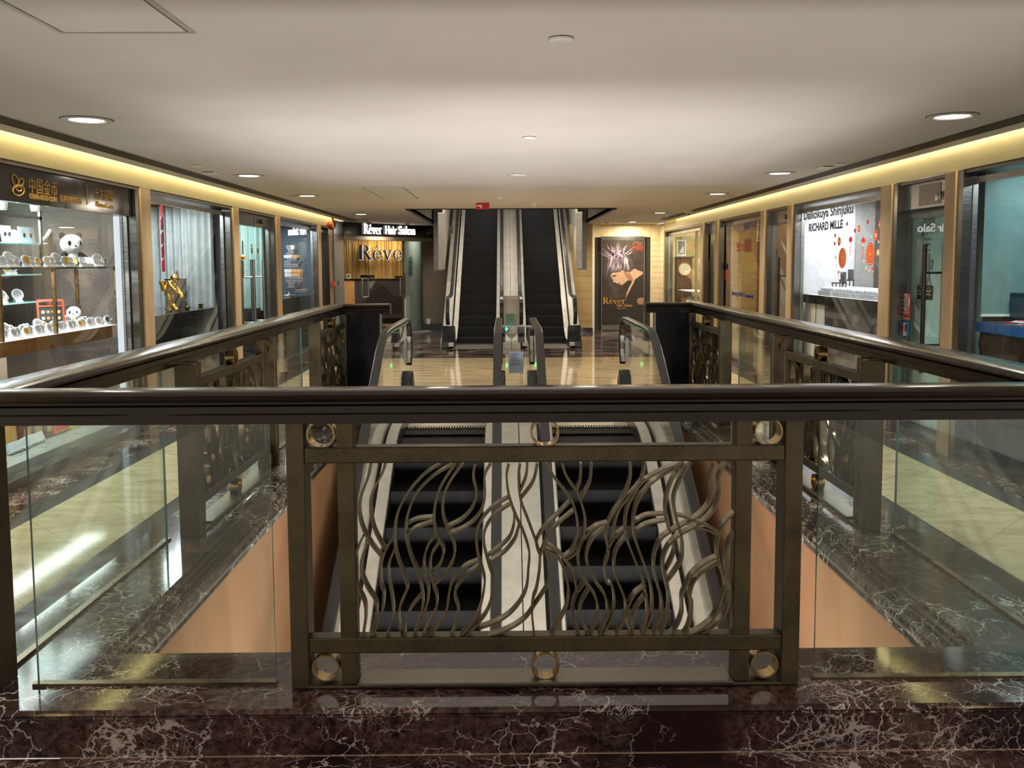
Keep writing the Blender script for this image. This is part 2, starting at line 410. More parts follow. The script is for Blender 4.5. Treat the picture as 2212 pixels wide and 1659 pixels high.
# shaft of the opening above
sh = MB(); sh.box(OX0-.06,OX0,OY0-.06,OY1,CZ,4.9); sh.box(OX1,OX1+.06,OY0-.06,OY1,CZ,4.9); sh.box(OX0,OX1,OY0-.06,OY0,CZ,4.9)
struct('wall_shaft', sh, brushed('shaft_bronze_cladding', (112,100,86), .38, .7, (8,8,.6), .2))
struct('ceiling_upper', MB().box(-3,3.2,14.5,29,4.9,5.0), M_BLACKM)
struct('wall_upper', MB().box(-3,3.2,28.9,29,CZ+.06,4.9), M_BLACKM)
# edge trims of the opening
e = MB(); e.box(OX0-.012,OX0+.004,OY0,OY1,CZ-.02,CZ); e.box(OX1-.004,OX1+.012,OY0,OY1,CZ-.02,CZ); e.box(OX0-.012,OX1+.012,OY0-.012,OY0+.006,CZ-.012,CZ+.06)
struct('trim_4', e, mat('black_edge', (26,24,22), .4))

M_GRILLE = striped('grille_louvres', [(58,52,42),(96,86,66),(50,44,36)], (90,1,1), 3, .5)
for side, x0, x1, xc, xf in (('left', -3.03, -3.195, CL, XL-.01), ('right', 3.215, 3.385, CR, XR+.03)):
    s = -1 if side == 'left' else 1
    g = MB(); g.m = 0; g.box(x0,x1,-3,19.0,CZ-.004,CZ+.002)
    for k in range(9):
        xx = x0+(x1-x0)*(k+.5)/9; g.box(xx-.004,xx+.004,-3,19.0,CZ-.008,CZ-.004)
    g.m = 1; g.box(x0-s*.016,x0-s*.003,-3,19.0,CZ-.004,CZ+.002)
    struct('trim_'+('5' if s < 0 else '6'), g, [mat('grille_bronze', (70,62,50), .45), CEIL])
    # cove: back plate, lid, lip
    ye = 19.3 if s < 0 else 20.75
    f = MB(); f.box(xf,xf+s*.06,-3,ye,2.335 if s < 0 else 2.315,2.70); struct('wall_fascia_'+side, f, M_GOLD)
    l = MB(); l.box(xc,xf+s*.06,-3,ye,2.66,2.70); l.box(xc,xc-s*.02,-3,ye,2.56,2.66); struct('trim_'+('7' if s < 0 else '8'), l, CEIL)
    zb = 2.335 if s < 0 else 2.315
    q = MB(); q.box(xf+s*.004,xf+s*.30,-3,ye,zb-.006,zb-.03); struct('trim_'+('9' if s < 0 else '10'), q, mat('soffit_channel', (116,104,92), .35))
    # LED strip lying in the cove
    led = MB().box(xc+s*.002,xc+s*.022,-3,ye-.1,2.585,2.60)
    obj('led_strip', led, M_LED, label='warm led strip hidden in the ceiling cove on the %s corridor' % side, cat='light strip')
# ---------------------------------------------------------------- bronze balustrades
RC, RO = .13, 1.89
Z0, ZT = .17, 1.075     # ledge top, underside of handrail
rail_prof = [(-.070,0),(-.070,.030),(-.076,.036),(-.076,.058),(-.066,.064),(-.066,.070),(-.086,.074),(-.092,.084),(-.088,.096),(-.070,.104),(0,.106),
             (.070,.104),(.088,.096),(.092,.084),(.086,.074),(.066,.070),(.066,.064),(.076,.058),(.076,.036),(.070,.030),(.070,0)]
def strap_mesh():
    q = 1/3.687
    OFF = {1:(560,840), 2:(1160,840), 3:(560,1209), 4:(1160,1209)}
    raw = '''1 890,600 870,700 815,850 800,960 825,1100 900,1240 985,1345
1 1005,600 980,680 905,830 890,950 915,1100 965,1210 1005,1275
1 835,1170 800,1240 760,1370 755,1480 800,1610 3 845,350 850,470 825,625
1 865,1235 820,1360 820,1470 870,1590 3 930,330 935,440 890,625
1 1075,1180 1010,1290 970,1420 975,1560 3 995,260 985,400 930,560 890,625
1 1080,1285 1035,1400 1035,1500 3 1060,280 1070,400 1045,530 1010,628
1 1450,595 1310,690 1190,830 1110,980 1080,1150 1095,1300 1150,1470 1183,1580 3 1170,270 1120,390 1115,490 1145,625
1 1560,595 1400,690 1260,830 1190,990 1170,1140 1205,1310 1265,1460 1303,1620 3 1300,400 1230,625
1 1560,605 1450,780 1405,930 1395,1060 1430,1180 1472,1280 1450,1390 1385,1470
1 1625,595 1530,730 1475,850 1465,980 1500,1100 1555,1230 1555,1340 1500,1460 1400,1560
1 1725,595 1710,700 1735,830 1700,950 1620,1040 1505,1100
1 1850,595 1800,700 1800,880 1750,1010 1650,1100 1530,1155
1 1190,1075 1260,1040 1390,1025
1 1180,1165 1260,1105 1390,1065
1 1415,1155 1350,1250 1315,1370 1330,1500 1352,1600 3 1335,380 1280,520 1230,625
1 1440,1220 1380,1320 1365,1430 1395,1570 3 1420,300 1405,420 1330,560 1300,625
1 1985,870 1870,940 1780,1040 1735,1160 1745,1310 1790,1470 3 1800,200 1770,360 1720,470 1600,618
1 2005,920 1890,1000 1810,1110 1795,1240 1830,1390 1868,1530 3 1850,330 1790,460 1640,618
1 1755,1370 1640,1420 1560,1510 1520,1610 3 1490,430 1420,540 1330,622
1 1760,1410 1660,1480 1580,1580 1562,1650 3 1590,390 1575,510 1525,622
1 1995,595 1975,700 1995,860 2050,1020 2110,1150 2155,1300 2150,1430 3 2130,240 2050,380 1930,480 1760,548
1 2085,595 2070,700 2085,880 2150,1060 2 0,1230 30,1320
1 2035,990 2030,1100 1980,1210 1830,1330
1 2075,1090 2040,1200 1960,1300 1840,1380
1 2140,595 2130,700 2085,810
2 10,592 -25,740 -120,870
2 30,1310 25,1450 0,1600 3 2190,300 2178,430 2195,612
2 70,1290 100,1400 95,1540 4 50,270 3 2200,360 2120,470 1980,560 1800,620
2 90,590 130,690 215,800 285,900 325,1040 325,1170 280,1290 215,1345
2 205,590 240,700 320,820 365,930 390,1050 370,1190 310,1310 235,1360
2 355,590 350,720 315,820
2 440,590 425,740 355,880
2 270,895 160,1010 60,1110 0,1220 20,1310
2 300,970 180,1070 90,1180 30,1330
2 80,1240 150,1280 215,1340
2 70,1280 160,1330 220,1440 250,1560 4 258,260 240,370 180,500 110,614
2 225,1365 290,1460 320,1600 4 322,270 290,360 300,480 345,610
2 750,590 745,720 690,870 610,990 565,1090 555,1180 575,1300 550,1400 560,1540 4 600,200 622,330 590,480 520,610
2 865,590 840,720 740,850 660,960 620,1090 620,1200
2 570,1070 470,1100 385,1180 340,1280 335,1380 370,1510 460,1640 4 492,400 470,500 430,605
2 560,1100 460,1180 405,1290 410,1410 470,1540 535,1630 4 568,380 550,500 490,610
2 1160,590 1000,650 850,740 770,850 720,970 710,1090 730,1220 800,1400 855,1540 4 885,380 870,500 830,612
2 1235,588 1020,680 880,790 800,920 775,1050 790,1200 860,1400 910,1560 4 926,330 910,460 850,612
2 705,1110 620,1190 570,1280
2 715,1180 640,1280 620,1400 650,1540 4 700,300 715,390 690,500 625,612
2 1180,590 1090,710 1040,850 1030,980 1060,1130
2 1220,588 1150,720 1100,850 1105,980 1150,1150 1165,1250 1150,1380 1040,1540
2 1090,1210 1095,1310 1025,1460
2 785,1060 880,1010 1025,1000
2 785,1145 880,1080 1030,1050
2 1420,590 1390,700 1395,840 1350,950 1250,1040 1100,1120 1000,1190 950,1290 935,1400 955,1520 4 995,300 1000,380 980,480 925,612
2 1505,590 1455,700 1455,840 1410,970 1300,1080 1150,1160 1060,1240 1015,1340 1010,1430 1035,1560 4 1055,300 1040,460 985,612
2 1115,1005 1180,1020 1245,1045 1340,1080 1455,1150
2 1250,1105 1350,1120 1450,1165
2 1585,980 1510,1050 1460,1150 1440,1290 1470,1420 1505,1540 4 1500,240 1450,380 1380,500 1220,606
2 1580,1140 1530,1240 1510,1370 1535,1530 4 1545,250 1510,420 1400,540 1260,612
2 1450,1340 1340,1390 1240,1480 1180,1600 4 1160,300 1160,420 1120,530 1060,608
2 1460,1380 1350,1440 1260,1530 1225,1640 4 1238,320 1235,430 1210,540 1165,612
4 385,185 310,290 285,400 310,540 345,605
4 420,230 360,340 350,420 380,540 430,605
4 860,215 780,280 730,380 725,480 755,612
4 865,290 800,380 770,480 770,605
3 1290,290 1220,380 1170,500 1160,625'''
    mb = MB(); YP = .03
    for ln in raw.split('\n'):
        off = None; pts = []
        for tk in ln.split():
            if ',' not in tk: off = OFF[int(tk)]; continue
            x, y = tk.split(','); p = aY(off[0]+float(x)*q, off[1]+float(y)*q, 2.95)
            pts.append((p.x-RC, p.z))
        cur = catmull([(a,0,b) for a, b in pts], 6); w = .0035; n = len(cur); V = []; Fc = []
        for i, p in enumerate(cur):
            t = (cur[min(n-1,i+1)]-cur[max(0,i-1)]).normalized(); nr = Vector((-t.z,0,t.x))
            for sx, yy in ((-1,-.018),(1,-.018),(1,.022),(-1,.022)): V.append((p.x+nr.x*w*sx, YP+yy, p.z+nr.z*w*sx))
        for i in range(n-1):
            for k in range(4): Fc.append((i*4+k, i*4+(k+1)%4, (i+1)*4+(k+1)%4, (i+1)*4+k))
        Fc += [(0,3,2,1), tuple((n-1)*4+k for k in range(4))]
        mb.add(V, Fc)
    return mb
def make_panel(root):
    """one bronze panel in local coordinates: x along the rail, y towards the void, z up; front face at y = 0"""
    P = root
    for s in (-1, 1):
        obj('post', MB().box(s*.852,s*.792,0,.10,Z0,ZT+.01), M_BRZ, P, bevel=.005)
    f = MB()
    for s in (-1, 1): f.box(s*.686,s*.630,.006,.066,Z0+.012,ZT+.005)
    f.box(-.792,.792,.003,.060,.292,.346); f.box(-.792,.792,.003,.060,.938,.992)
    f.box(-.80,.80,.0,.10,Z0,Z0+.013)
    obj('frame', f, M_BRZ, P, bevel=.005)
    obj('sill_plate', MB().box(-.63,.63,-.012,.10,Z0+.012,Z0+.024), brushed('bronze_sill_plate', (110,104,92), .32, .8, (2,60,1), .1), P, bevel=.003)
    for z in (1.033,.237):
        for x in (-.739,0,.739):
            obj('ring', MB().ring((x,.04,z), .047,.0415,.055,'y',36), M_RING, P, smooth=40)
    obj('scroll_lattice', strap_mesh(), M_BRZL, P, smooth=35)
def glass_pane(mb, parent):
    return obj('glass_pane', mb, [M_GLASSG, M_GLASSE], parent)
def pane_x(x0, x1, y, z0=Z0+.004, z1=ZT+.02):
    m = MB(); t = .006; m.m = 0; m.quad((x0,y-t,z0),(x1,y-t,z0),(x1,y-t,z1),(x0,y-t,z1)); m.quad((x0,y+t,z0),(x1,y+t,z0),(x1,y+t,z1),(x0,y+t,z1))
    m.m = 1
    for x in (x0,x1): m.quad((x,y-t,z0),(x,y+t,z0),(x,y+t,z1),(x,y-t,z1))
    return m
def pane_y(x, y0, y1, z0=Z0+.004, z1=ZT+.02):
    m = MB(); t = .006; m.m = 0; m.quad((x-t,y0,z0),(x-t,y1,z0),(x-t,y1,z1),(x-t,y0,z1)); m.quad((x+t,y0,z0),(x+t,y1,z0),(x+t,y1,z1),(x+t,y0,z1))
    m.m = 1
    for y in (y0,y1): m.quad((x-t,y,z0),(x+t,y,z0),(x+t,y,z1),(x-t,y,z1))
    return m
YR = 2.982
xl, xr = RC-RO, RC+RO
fb = thing('balustrade', (RC,2.93,Z0), 'dark bronze balustrade across the near end of the void, lattice panel facing us', 'railing')
obj('handrail', MB().sweep([(xl,YR,ZT),(xr,YR,ZT)], rail_prof, ends=((-1,-1,0),(1,-1,0))), M_BRZR, fb, smooth=35)
tmp = thing('panel_root', (0,0,0), None, None); make_panel(tmp)
def panel_to(parent, loc, rotz, first=False):
    for ch in list(tmp.children):
        c = ch if first else ch.copy()
        if not first: COL.objects.link(c)
        c.parent = parent; c.matrix_parent_inverse = glob(parent).inverted() @ Matrix.Translation(loc) @ Matrix.Rotation(rotz, 4, 'Z')
panel_source = list(tmp.children)
for side, x, lab in (('left', xl, 'left'), ('right', xr, 'right')):
    s = -1 if side == 'left' else 1
    lbl = {'left':'dark bronze balustrade along the left edge of the void, before the coin shop','right':'dark bronze balustrade along the right edge of the void, before the watch window'}[side]
    B = thing('balustrade', (x,6.2,Z0), lbl, 'railing')
    xi = RC+s*1.33
    path = [(x,YR,ZT),(x,9.47,ZT),(xi,9.47,ZT)]
    if s > 0: obj('handrail', MB().sweep(path, rail_prof, ends=((1,-1,0),None)), M_BRZR, B, smooth=35)
    else: obj('handrail', MB().sweep(path, [(-a,b) for a,b in rail_prof], ends=((-1,-1,0),None)), M_BRZR, B, smooth=35)
    obj('corner_post', MB().box(x-.06,x+.06,YR-.05,YR+.07,Z0,ZT+.01), M_BRZ, B, bevel=.005)
    for yc in (5.50, 8.68):
        panel_to(B, Vector((x-s*.05, yc, 0)), PI/2 if s > 0 else -PI/2)
    for y0, y1 in ((3.10,4.60),(6.40,7.77)):
        glass_pane(pane_y(x+s*.0,y0,y1), B)
        obj('glazing_channel', MB().box(x-.014,x+.014,y0-.02,y1+.02,Z0,Z0+.012), M_BRZL, B)
    e = MB(); e.box(RC+s*1.44,x-s*.03,9.43,9.51,0.0,ZT+.005)
    obj('end_panel', e, mat('black_granite', (10,9,9), .3, spec=.25), B)
    obj('end_trim', MB().box(RC+s*1.425,RC+s*1.44,9.425,9.515,0,ZT+.004), M_STEEL, B)
panel_to(fb, Vector((RC-.002,2.932,0)), 0, True)
bpy.data.objects.remove(tmp)
glass_pane(pane_x(xl+.165,RC-.918,2.985), fb); glass_pane(pane_x(RC+.918,xr-.09,2.985), fb)
for a, b in ((xl+.15,RC-.915),(RC+.915,xr-.08)):
    obj('glazing_channel', MB().box(a,b,2.970,3.000,Z0,Z0+.010), M_BRZL, fb)
# ---------------------------------------------------------------- escalators
EC = .115
OFFS = dict(st0=.31, st1=1.08, b0=.185, b1=1.205)
def path_off(path, d):
    """shift a (y,z) polyline along its normal"""
    out = []
    n = len(path)
    for i in range(n):
        a = Vector(path[max(0,i-1)]); b = Vector(path[min(n-1,i+1)]); t = (b-a).normalized(); out.append((path[i][0]-t.y*d, path[i][1]+t.x*d))
    return out
def smoothpath(P, r=5): return [(v.x, v.y) for v in catmull([(a,b,0) for a,b in P], r)]
def band(x0, x1, top, bot):
    """solid between two (y,z) polylines of equal length, from x0 to x1"""
    m = MB(); n = len(top); V = []
    for (y,z) in top: V += [(x0,y,z),(x1,y,z)]
    for (y,z) in bot: V += [(x0,y,z),(x1,y,z)]
    Fc = []
    for i in range(n-1):
        a, b = 2*i, 2*i+2; c, d = 2*n+2*i, 2*n+2*i+2
        Fc += [(a,a+1,b+1,b),(c,d,d+1,c+1),(a,b,d,c),(a+1,c+1,d+1,b+1)]
    Fc += [(0,2*n,2*n+1,1),(2*n-2,2*n-1,4*n-1,4*n-2)]
    m.add(V, Fc); return m
def add_band(mb, *a): 
    m = band(*a); mb.add(m.v, m.f); return mb
def step_mb(x0, x1, y0, y1, z, rise, facing):
    """one step: ridged tread from y0 to y1 at height z and the ribbed riser under its nose (facing -y)"""
    m = MB(); m.box(x0,x1,y0,y1,z-.04,z-.006); n = 38
    for k in range(n):
        a = x0+(x1-x0)*(k+.15)/n; b = x0+(x1-x0)*(k+.62)/n; m.box(a,b,y0,y1,z-.006,z)
    m.box(x0,x1,y0+.004,y0+.02,z-rise,z-.006)
    for k in range(n):
        a = x0+(x1-x0)*(k+.15)/n; b = x0+(x1-x0)*(k+.62)/n; m.box(a,b,y0-.002,y0+.004,z-rise+.01,z-.004)
    return m
M_TREAD = mat('ribbed_step_metal', (7,7,8), .6, spec=.12)
M_COMB = brushed('landing_plate', (168,160,146), .35, .8, (60,2,1), .12)

def escalator(kind, s, label):
    """s = -1 left, 1 right. kind 'down': its top landing faces away from us; kind 'up': its foot faces us"""
    def X(o): return EC + s*o
    st0, st1, b0, b1 = X(OFFS['st0']), X(OFFS['st1']), X(OFFS['b0']), X(OFFS['b1'])
    if kind == 'down':
        R = thing('escalator', (X(.7),9.2,0), label, 'escalator')
        sl = .60; yb = 8.1; yend = 3.7
        base = smoothpath([(9.6,0),(8.9,0),(8.45,-.005),(8.1,-.05),(7.75,-.20)]+[(y,-.20-sl*(7.75-y)) for y in (7.2,6.2,5.2,4.4,yend)])
        # steps: two level ones, then descending
        y = 8.80; z = -.012; run, rise = .345, .207
        drops = [0,.02,.09,.17]
        for k in range(14):
            d = drops[k] if k < len(drops) else rise
            z -= d
            obj('step', step_mb(st0, st1, y-run, y, z, (drops[k+1] if k+1 < len(drops) else rise)+.004, 0), M_TREAD, R)
            y -= run
            if y < yend: break
        obj('landing_plate', MB().box(st0-s*.02,st1+s*.02,8.80,9.75,-.02,.003), M_COMB, R)
        cb = MB(); 
        for k in range(30): cb.box(st0+(st1-st0)*(k+.2)/30,st0+(st1-st0)*(k+.7)/30,8.72,8.80,-.006,.001)
        obj('comb_plate', cb, M_COMB, R)
        bend = [(10.0,1.0),(9.0,1.0),(8.45,1.0),(8.15,.985),(7.95,.92),(7.7,.80)]
        rail = smoothpath(bend+[(y,.80-sl*(7.7-y)) for y in (7.0,6.0,5.0,yend)])
        nz = [(9.95+.30*math.cos(a), .70+.30*math.sin(a)) for a in [PI/2-PI*k/10 for k in range(0,9)]]
        full = [(10.02,.35),(10.14,.45)]+nz[::-1][2:]+rail[1:] if False else nz[::-1]+rail[2:]
        boot_y = 9.95
    else:
        R = thing('escalator', (X(.7),17.3,0), label, 'escalator')
        sl = .632; yend = 24.3
        base = smoothpath([(16.9,0),(17.8,0),(18.1,.01),(18.4,.10),(18.7,.26)]+[(y,.26+sl*(y-18.7)) for y in (19.5,21.0,22.5,yend)])
        y = 17.86; z = .004; run, rise = .34, .215
        for k in range(18):
            obj('step', step_mb(st0, st1, y, y+run, z, (.03,.12,.19)[k] if k < 3 else rise, 0), M_STEPB, R)
            y += run; z += (.10,.18)[k] if k < 2 else rise
        obj('landing_plate', MB().box(st0-s*.06,st1+s*.06,16.95,17.78,-.01,.004), M_COMB, R)
        cb = MB()
        for k in range(30): cb.box(st0+(st1-st0)*(k+.2)/30,st0+(st1-st0)*(k+.7)/30,17.78,17.86,-.004,.008)
        obj('comb_plate', cb, M_COMB, R)
        rail = smoothpath([(17.3,.98),(17.9,.98),(18.25,1.0),(18.5,1.10),(18.8,1.27)]+[(y,1.27+sl*(y-18.8)) for y in (19.6,21.0,22.5,yend)])
        nz = [(17.3-.30*math.sin(a), .68+.30*math.cos(a)) for a in [PI*k/10 for k in range(0,9)]]
        full = nz[::-1]+rail[1:]
        boot_y = 17.3
    up_ = 1 if kind == 'up' else -1
    obj('truss_light_block', band(EC+s*.006, X(1.395), path_off(base,-.30*up_), path_off(base,-.85*up_)), mat('truss_casing', (120,114,104), .5), R)  # unseen solid underside added to stop light leaking up between the steps
    rib = [(v.x,v.y) for v in [Vector(p) for p in full]]
    for nm, xb, inner in (('inner', b0, True), ('outer', b1, False)):
        # rubber belt with a bright guide under it
        obj('handrail', band(xb-.036, xb+.036, path_off(rib,.0), path_off(rib,.030 if kind == 'down' else -.030)), M_RUBBER, R, bevel=.008)
        gd = path_off(rib,.034 if kind == 'down' else -.034); gd2 = path_off(rib,.05 if kind == 'down' else -.05)
        obj('handrail_guide', band(xb-.022, xb+.022, gd, gd2), M_CHROME, R)
        # glass panel
        k0 = 0
        n = 26
        top = [rib[int(i*(len(rib)-1)/n)] for i in range(n+1)]; top = path_off(top, .05 if kind == 'down' else -.05)
        def base_z(yy):
            for a, b2 in zip(base, base[1:]):
                lo, hi = sorted((a, b2))
                if lo[0] <= yy <= hi[0]: return lo[1]+(hi[1]-lo[1])*(yy-lo[0])/max(1e-6, hi[0]-lo[0])
            return base[0][1] if abs(yy-base[0][0]) < abs(yy-base[-1][0]) else base[-1][1]
        g = MB(); V = []
        for (yy,zz) in top:
            zb = min(zz, base_z(yy)+.10); V += [(xb-.005,yy,zz),(xb-.005,yy,zb),(xb+.005,yy,zz),(xb+.005,yy,zb)]
        Fc = []
        for i in range(len(top)-1): Fc += [(4*i,4*i+1,4*i+5,4*i+4),(4*i+2,4*i+6,4*i+7,4*i+3)]
        g.add(V, Fc); obj('balustrade_glass', g, M_GLASS, R)
        # decks each side of the glass
        x_in = st0 if inner else st1
        sg = 1 if (x_in > xb) else -1
        d0 = path_off(base, .11 if kind == 'up' else -.11); d1 = path_off(base, .05 if kind == 'up' else -.05); dl = path_off(base, -.05 if kind == 'up' else .05)
        obj('inner_deck', band(xb+sg*.022, x_in-sg*.012, d0, d1), M_DECKW if kind == 'up' else M_DECK, R)
        obj('deck_joint', band(xb-.022, xb+.022, d1, dl), M_BLACKM, R)
        obj('skirt', band(x_in-sg*.012, x_in-sg*.004, d0, dl), M_STEEL, R)
        xo = EC + s*.004 if inner else X(1.40)
        bo = [q for q in base if q[0] > 17.75] if (kind == 'up' and not inner) else base
        obj('outer_deck', band(xo, xb-sg*.022, path_off(bo, .11 if kind == 'up' else -.11), path_off(bo, -.30 if kind == 'up' else .30)), M_DECK, R)
        # black inlet boot where the belt dives in
        bt = MB(); yb0 = boot_y
        fy = 1 if kind == 'down' else -1
        prof = [(yb0-fy*.22,0),(yb0+fy*.30,0),(yb0+fy*.27,.12),(yb0+fy*.14,.30),(yb0+fy*.02,.42),(yb0-fy*.08,.36),(yb0-fy*.16,.14)]
        hw = .125 if (kind == 'up' and not inner) else .066
        bt.prism([(xb-hw,a,b2) for a,b2 in prof], (2*hw,0,0))
        obj('inlet_boot', bt, mat('black_boot', (22,21,20), .35), R, bevel=.015)
    return R
escalator('down', -1, 'left one of the two escalators going down into the void behind the lattice')
escalator('down', 1, 'right one of the two escalators going down into the void behind the lattice')
up_l = escalator('up', -1, 'left one of the two dark escalators rising through the ceiling, near the salon')
up_r = escalator('up', 1, 'right one of the two dark escalators rising through the ceiling, near the poster')
# pointed end of the ivory deck between the upper pair
m = MB(); m.prism([(EC-.165,17.55,.02),(EC+.165,17.55,.02),(EC+.165,17.62,.42),(EC,17.55,.16),(EC-.165,17.62,.42)], (0,.05,.02))
m = MB(); m.prism([(EC-.155,17.30,.30),(EC,17.30,.13),(EC+.155,17.30,.30),(EC+.155,17.36,.98),(EC-.155,17.36,.98)], (0,.02,0))
obj('deck_end_plate', m, M_DECK, up_l)
# clear barrier between the lower pair of newels with its notice
bp = thing('barrier_panel', (EC,9.0,0), 'clear acrylic barrier fixed between the two middle escalator newels', 'barrier')
m = MB(); m.box(EC-.15,EC+.15,9.55,9.556,.12,.93); obj('acrylic_sheet', m, M_GLASS, bp)
for x in (-.12,.12): obj('fixing_bolt', MB().lathe([(.009,-.008),(.009,.012)], (EC+x,9.55,.70), 12, 'y'), M_CHROME, bp)
obj('top_bar', MB().box(EC-.16,EC+.16,9.545,9.561,.925,.94), M_STEEL, bp)
def notice(name, c, w, h, lab, cat, paper, lines, y, n=8, col=(70,80,110)):
    t = thing(name, (c[0],y,c[1]-h/2), lab, cat)
    obj('sheet', MB().box(c[0]-w/2,c[0]+w/2,y-.002,y,c[1]-h/2,c[1]+h/2), paper, t)
    p = MB(); rnd = random.Random(int(abs(c[0])*1000)+n)
    for k in range(n):
        zz = c[1]+h*.38-h*.6*k/n; p.box(c[0]-w*.36,c[0]+w*(-.36+.72*(.5+.5*rnd.random())),y-.0035,y-.002,zz,zz+h*.02)
    obj('printing', p, mat('notice_ink', col, .7), t); return t
na = aY(1115,783,9.53)
t = notice('notice', (na.x,na.z), .155, .23, 'pale blue paper notice on the clear barrier between the escalators', 'notice', mat('pale_blue_paper', (190,200,222), .6), 8, 9.546)
nb = aY(1103,690,17.28)
t = notice('notice', (nb.x,nb.z), .155, .22, 'green notice stuck on the ivory deck between the upper escalators', 'notice', mat('green_notice_paper', (120,170,150), .6), 6, 17.29, 6, (60,80,70))
dr = thing('direction_lamp', tuple(aY(1094,711,17.28)), 'round green arrow lamp on the ivory deck between the upper escalators', 'indicator lamp')
p = aY(1094,711,17.28)
obj('bezel', MB().lathe([(.052,0),(.052,.012),(.044,.014)], (p.x,17.28,p.z), 24, 'y'), M_BLACK, dr)
a = MB(); a.prism([(p.x-.04,17.276,p.z+.012),(p.x,17.276,p.z-.042),(p.x+.04,17.276,p.z+.012),(p.x+.016,17.276,p.z+.012),(p.x+.016,17.276,p.z+.036),(p.x-.016,17.276,p.z+.036),(p.x-.016,17.276,p.z+.012)], (0,.006,0))
obj('arrow', a, emis('green_signal', (60,255,140), 2.2), dr)
# B1 level discs on the outer newel glass
for s, nm in ((-1,'left'),(1,'right')):
    xb = EC+s*OFFS['b1']
    t = thing('level_sticker', (xb-s*.008,9.75,.55), 'oval B1 level sticker on the %s outer newel glass of the lower escalators' % nm, 'sticker')
    m = MB(); m.lathe([(.13,-.001),(.13,.001)], (xb-s*.007,9.75,.66), 24, 'x'); obj('disc', m, mat('frosted_sticker', (190,196,196), .6), t)
    m = MB(); text_mb(m, 'B1', .17, (xb-s*.009,9.75+.1*(1 if s < 0 else -1)*-1 if s > 0 else 9.85,.60), (0,-1,0) if s < 0 else (0,1,0), (0,0,1), .002)
    obj('lettering', m, mat('sticker_black', (24,24,26), .6), t)
# sloped cladding boxes beside the upper escalators and the acrylic guards of the opening
for s, nm in ((-1,'left'),(1,'right')):
    x0 = EC+s*1.46; x1 = EC+s*1.68
    t = thing('escalator_cladding', ((x0+x1)/2,20,1.4), 'sloped bronze casing hanging %s of the upper escalators inside the ceiling opening' % nm, 'casing')
    pr = [(20.0,1.45),(24.3,1.45+4.3*.632),(24.3,3.9+.632*1.6),(20.0,2.9)]
    obj('casing', MB().prism([(x1,a,b) for a,b in pr], (x0-x1-s*-.02,0,0)), M_STEELH, t)
    pr2 = [(19.97,1.48),(24.3,1.48+4.3*.632),(24.3,1.48+4.3*.632+1.2),(19.97,2.7)]
    obj('ivory_panel', MB().prism([(x0-s*.02,a,b) for a,b in pr2], (s*.14,0,0)), M_DECK, t)
    for k, (y, zt, h, dx) in enumerate(((20.3,2.47,.42,-.05),(20.9,2.47,.60,-.10))):
        obj('guard_panel', MB().box(EC+s*(1.62+dx)-.09,EC+s*(1.62+dx)+.09,y,y+.008,zt-h,zt), M_GLASS,
            label='clear acrylic head guard hanging at the %s edge of the opening, %s' % (nm, 'nearer and shorter' if k == 0 else 'farther and longer'), cat='head guard')
# ---------------------------------------------------------------- left shopfronts
def wtext(name, body, px0, py0, px1, X, size_px, m, parent, depth=.004, bold=0, shear=0):
    """writing on a wall plane x = X between two pixel columns; py0 is the baseline at the first"""
    a = aX(px0, py0, X); s = 1 if X < 0 else -1
    b = aX(px1, py0, X); size = size_px/F_PX*((a.y+b.y)/2)*1.40
    mb = MB(); text_mb(mb, body, size, a, (0, s, 0), (0,0,1), depth, width=abs(b.y-a.y), bold=bold, shear=shear)
    return obj(name, mb, m, parent)
def pillar(Y0, Y1, side, near=.10):
    s = -1 if side == 'left' else 1; X = XL if s < 0 else XR; zt = 2.33 if s < 0 else 2.31
    b = MB(); b.box(X,X+s*.12,Y0,Y1,0.0,zt); p = struct('pillar', b, M_STONE)
    m = MB(); m.box(X+s*.015,X+s*.118,Y0-near,Y0,0.0,zt); obj('steel_return', m, M_STEELH, p)
for a in ((8.69,8.92),(11.62,11.86),(13.80,14.04),(16.90,17.12),(18.02,18.28)): pillar(*a, 'left')
# shop shells
LB = -5.3
struct('wall_left', MB().box(LB-.1,LB,2.5,19.6,0,2.7), mat('shop_dark_grey', (74,74,76), .7))
M_FAB = wood_veneer('taupe_fabric_panel', (104,94,88), (128,117,109), (30,30,30), .9, 2)
for k, (y, m) in enumerate(((3.2,M_FAB),(8.80,M_FAB),(11.72,mat('blue_grey_wall',(62,74,88),.6)),(13.95,mat('blue_grey_wall',(62,74,88),.6)),(16.98,mat('blue_grey_wall',(62,74,88),.6)),(18.2,M_BLACKM))):
    struct('wall_left_partition', MB().box(LB,-3.62,y,y+.05,0,2.7), m)
struct('ceiling_shops_left', MB().box(LB,-3.6,2.5,19,2.36,2.42), CEIL)
struct('floor_shops_left', MB().box(LB,-3.62,2.5,19,0.0,.06), mat('shop_floor_brown', (92,78,64), .3))
b = MB(); b.box(-3.66,-3.50,2.5,8.6,0,.07); b.box(-3.66,-3.50,8.92,11.5,0,.07); b.box(-3.66,-3.50,11.86,13.7,0,.05); b.box(-3.66,-3.50,14.04,16.8,0,.07); struct('baseboard_left', b, M_STEEL)
def window(n, side, y0, y1, z0, z1, frame=M_STEEL, gl=M_GLASS):
    X = GL if side == 'left' else GR; s = -1 if X < 0 else 1
    f = MB(); f.box(X-.02,X+.02,y0,y1,z1,z1+.05); f.box(X-.02,X+.02,y0,y0+.02,z0,z1); f.box(X-.02,X+.02,y1-.02,y1,z0,z1)
    w = struct('window_%d' % n, f, frame)
    g = MB(); g.quad((X,y0+.02,z0),(X,y1-.02,z0),(X,y1-.02,z1),(X,y0+.02,z1)); obj('window_pane', g, gl, w); return w
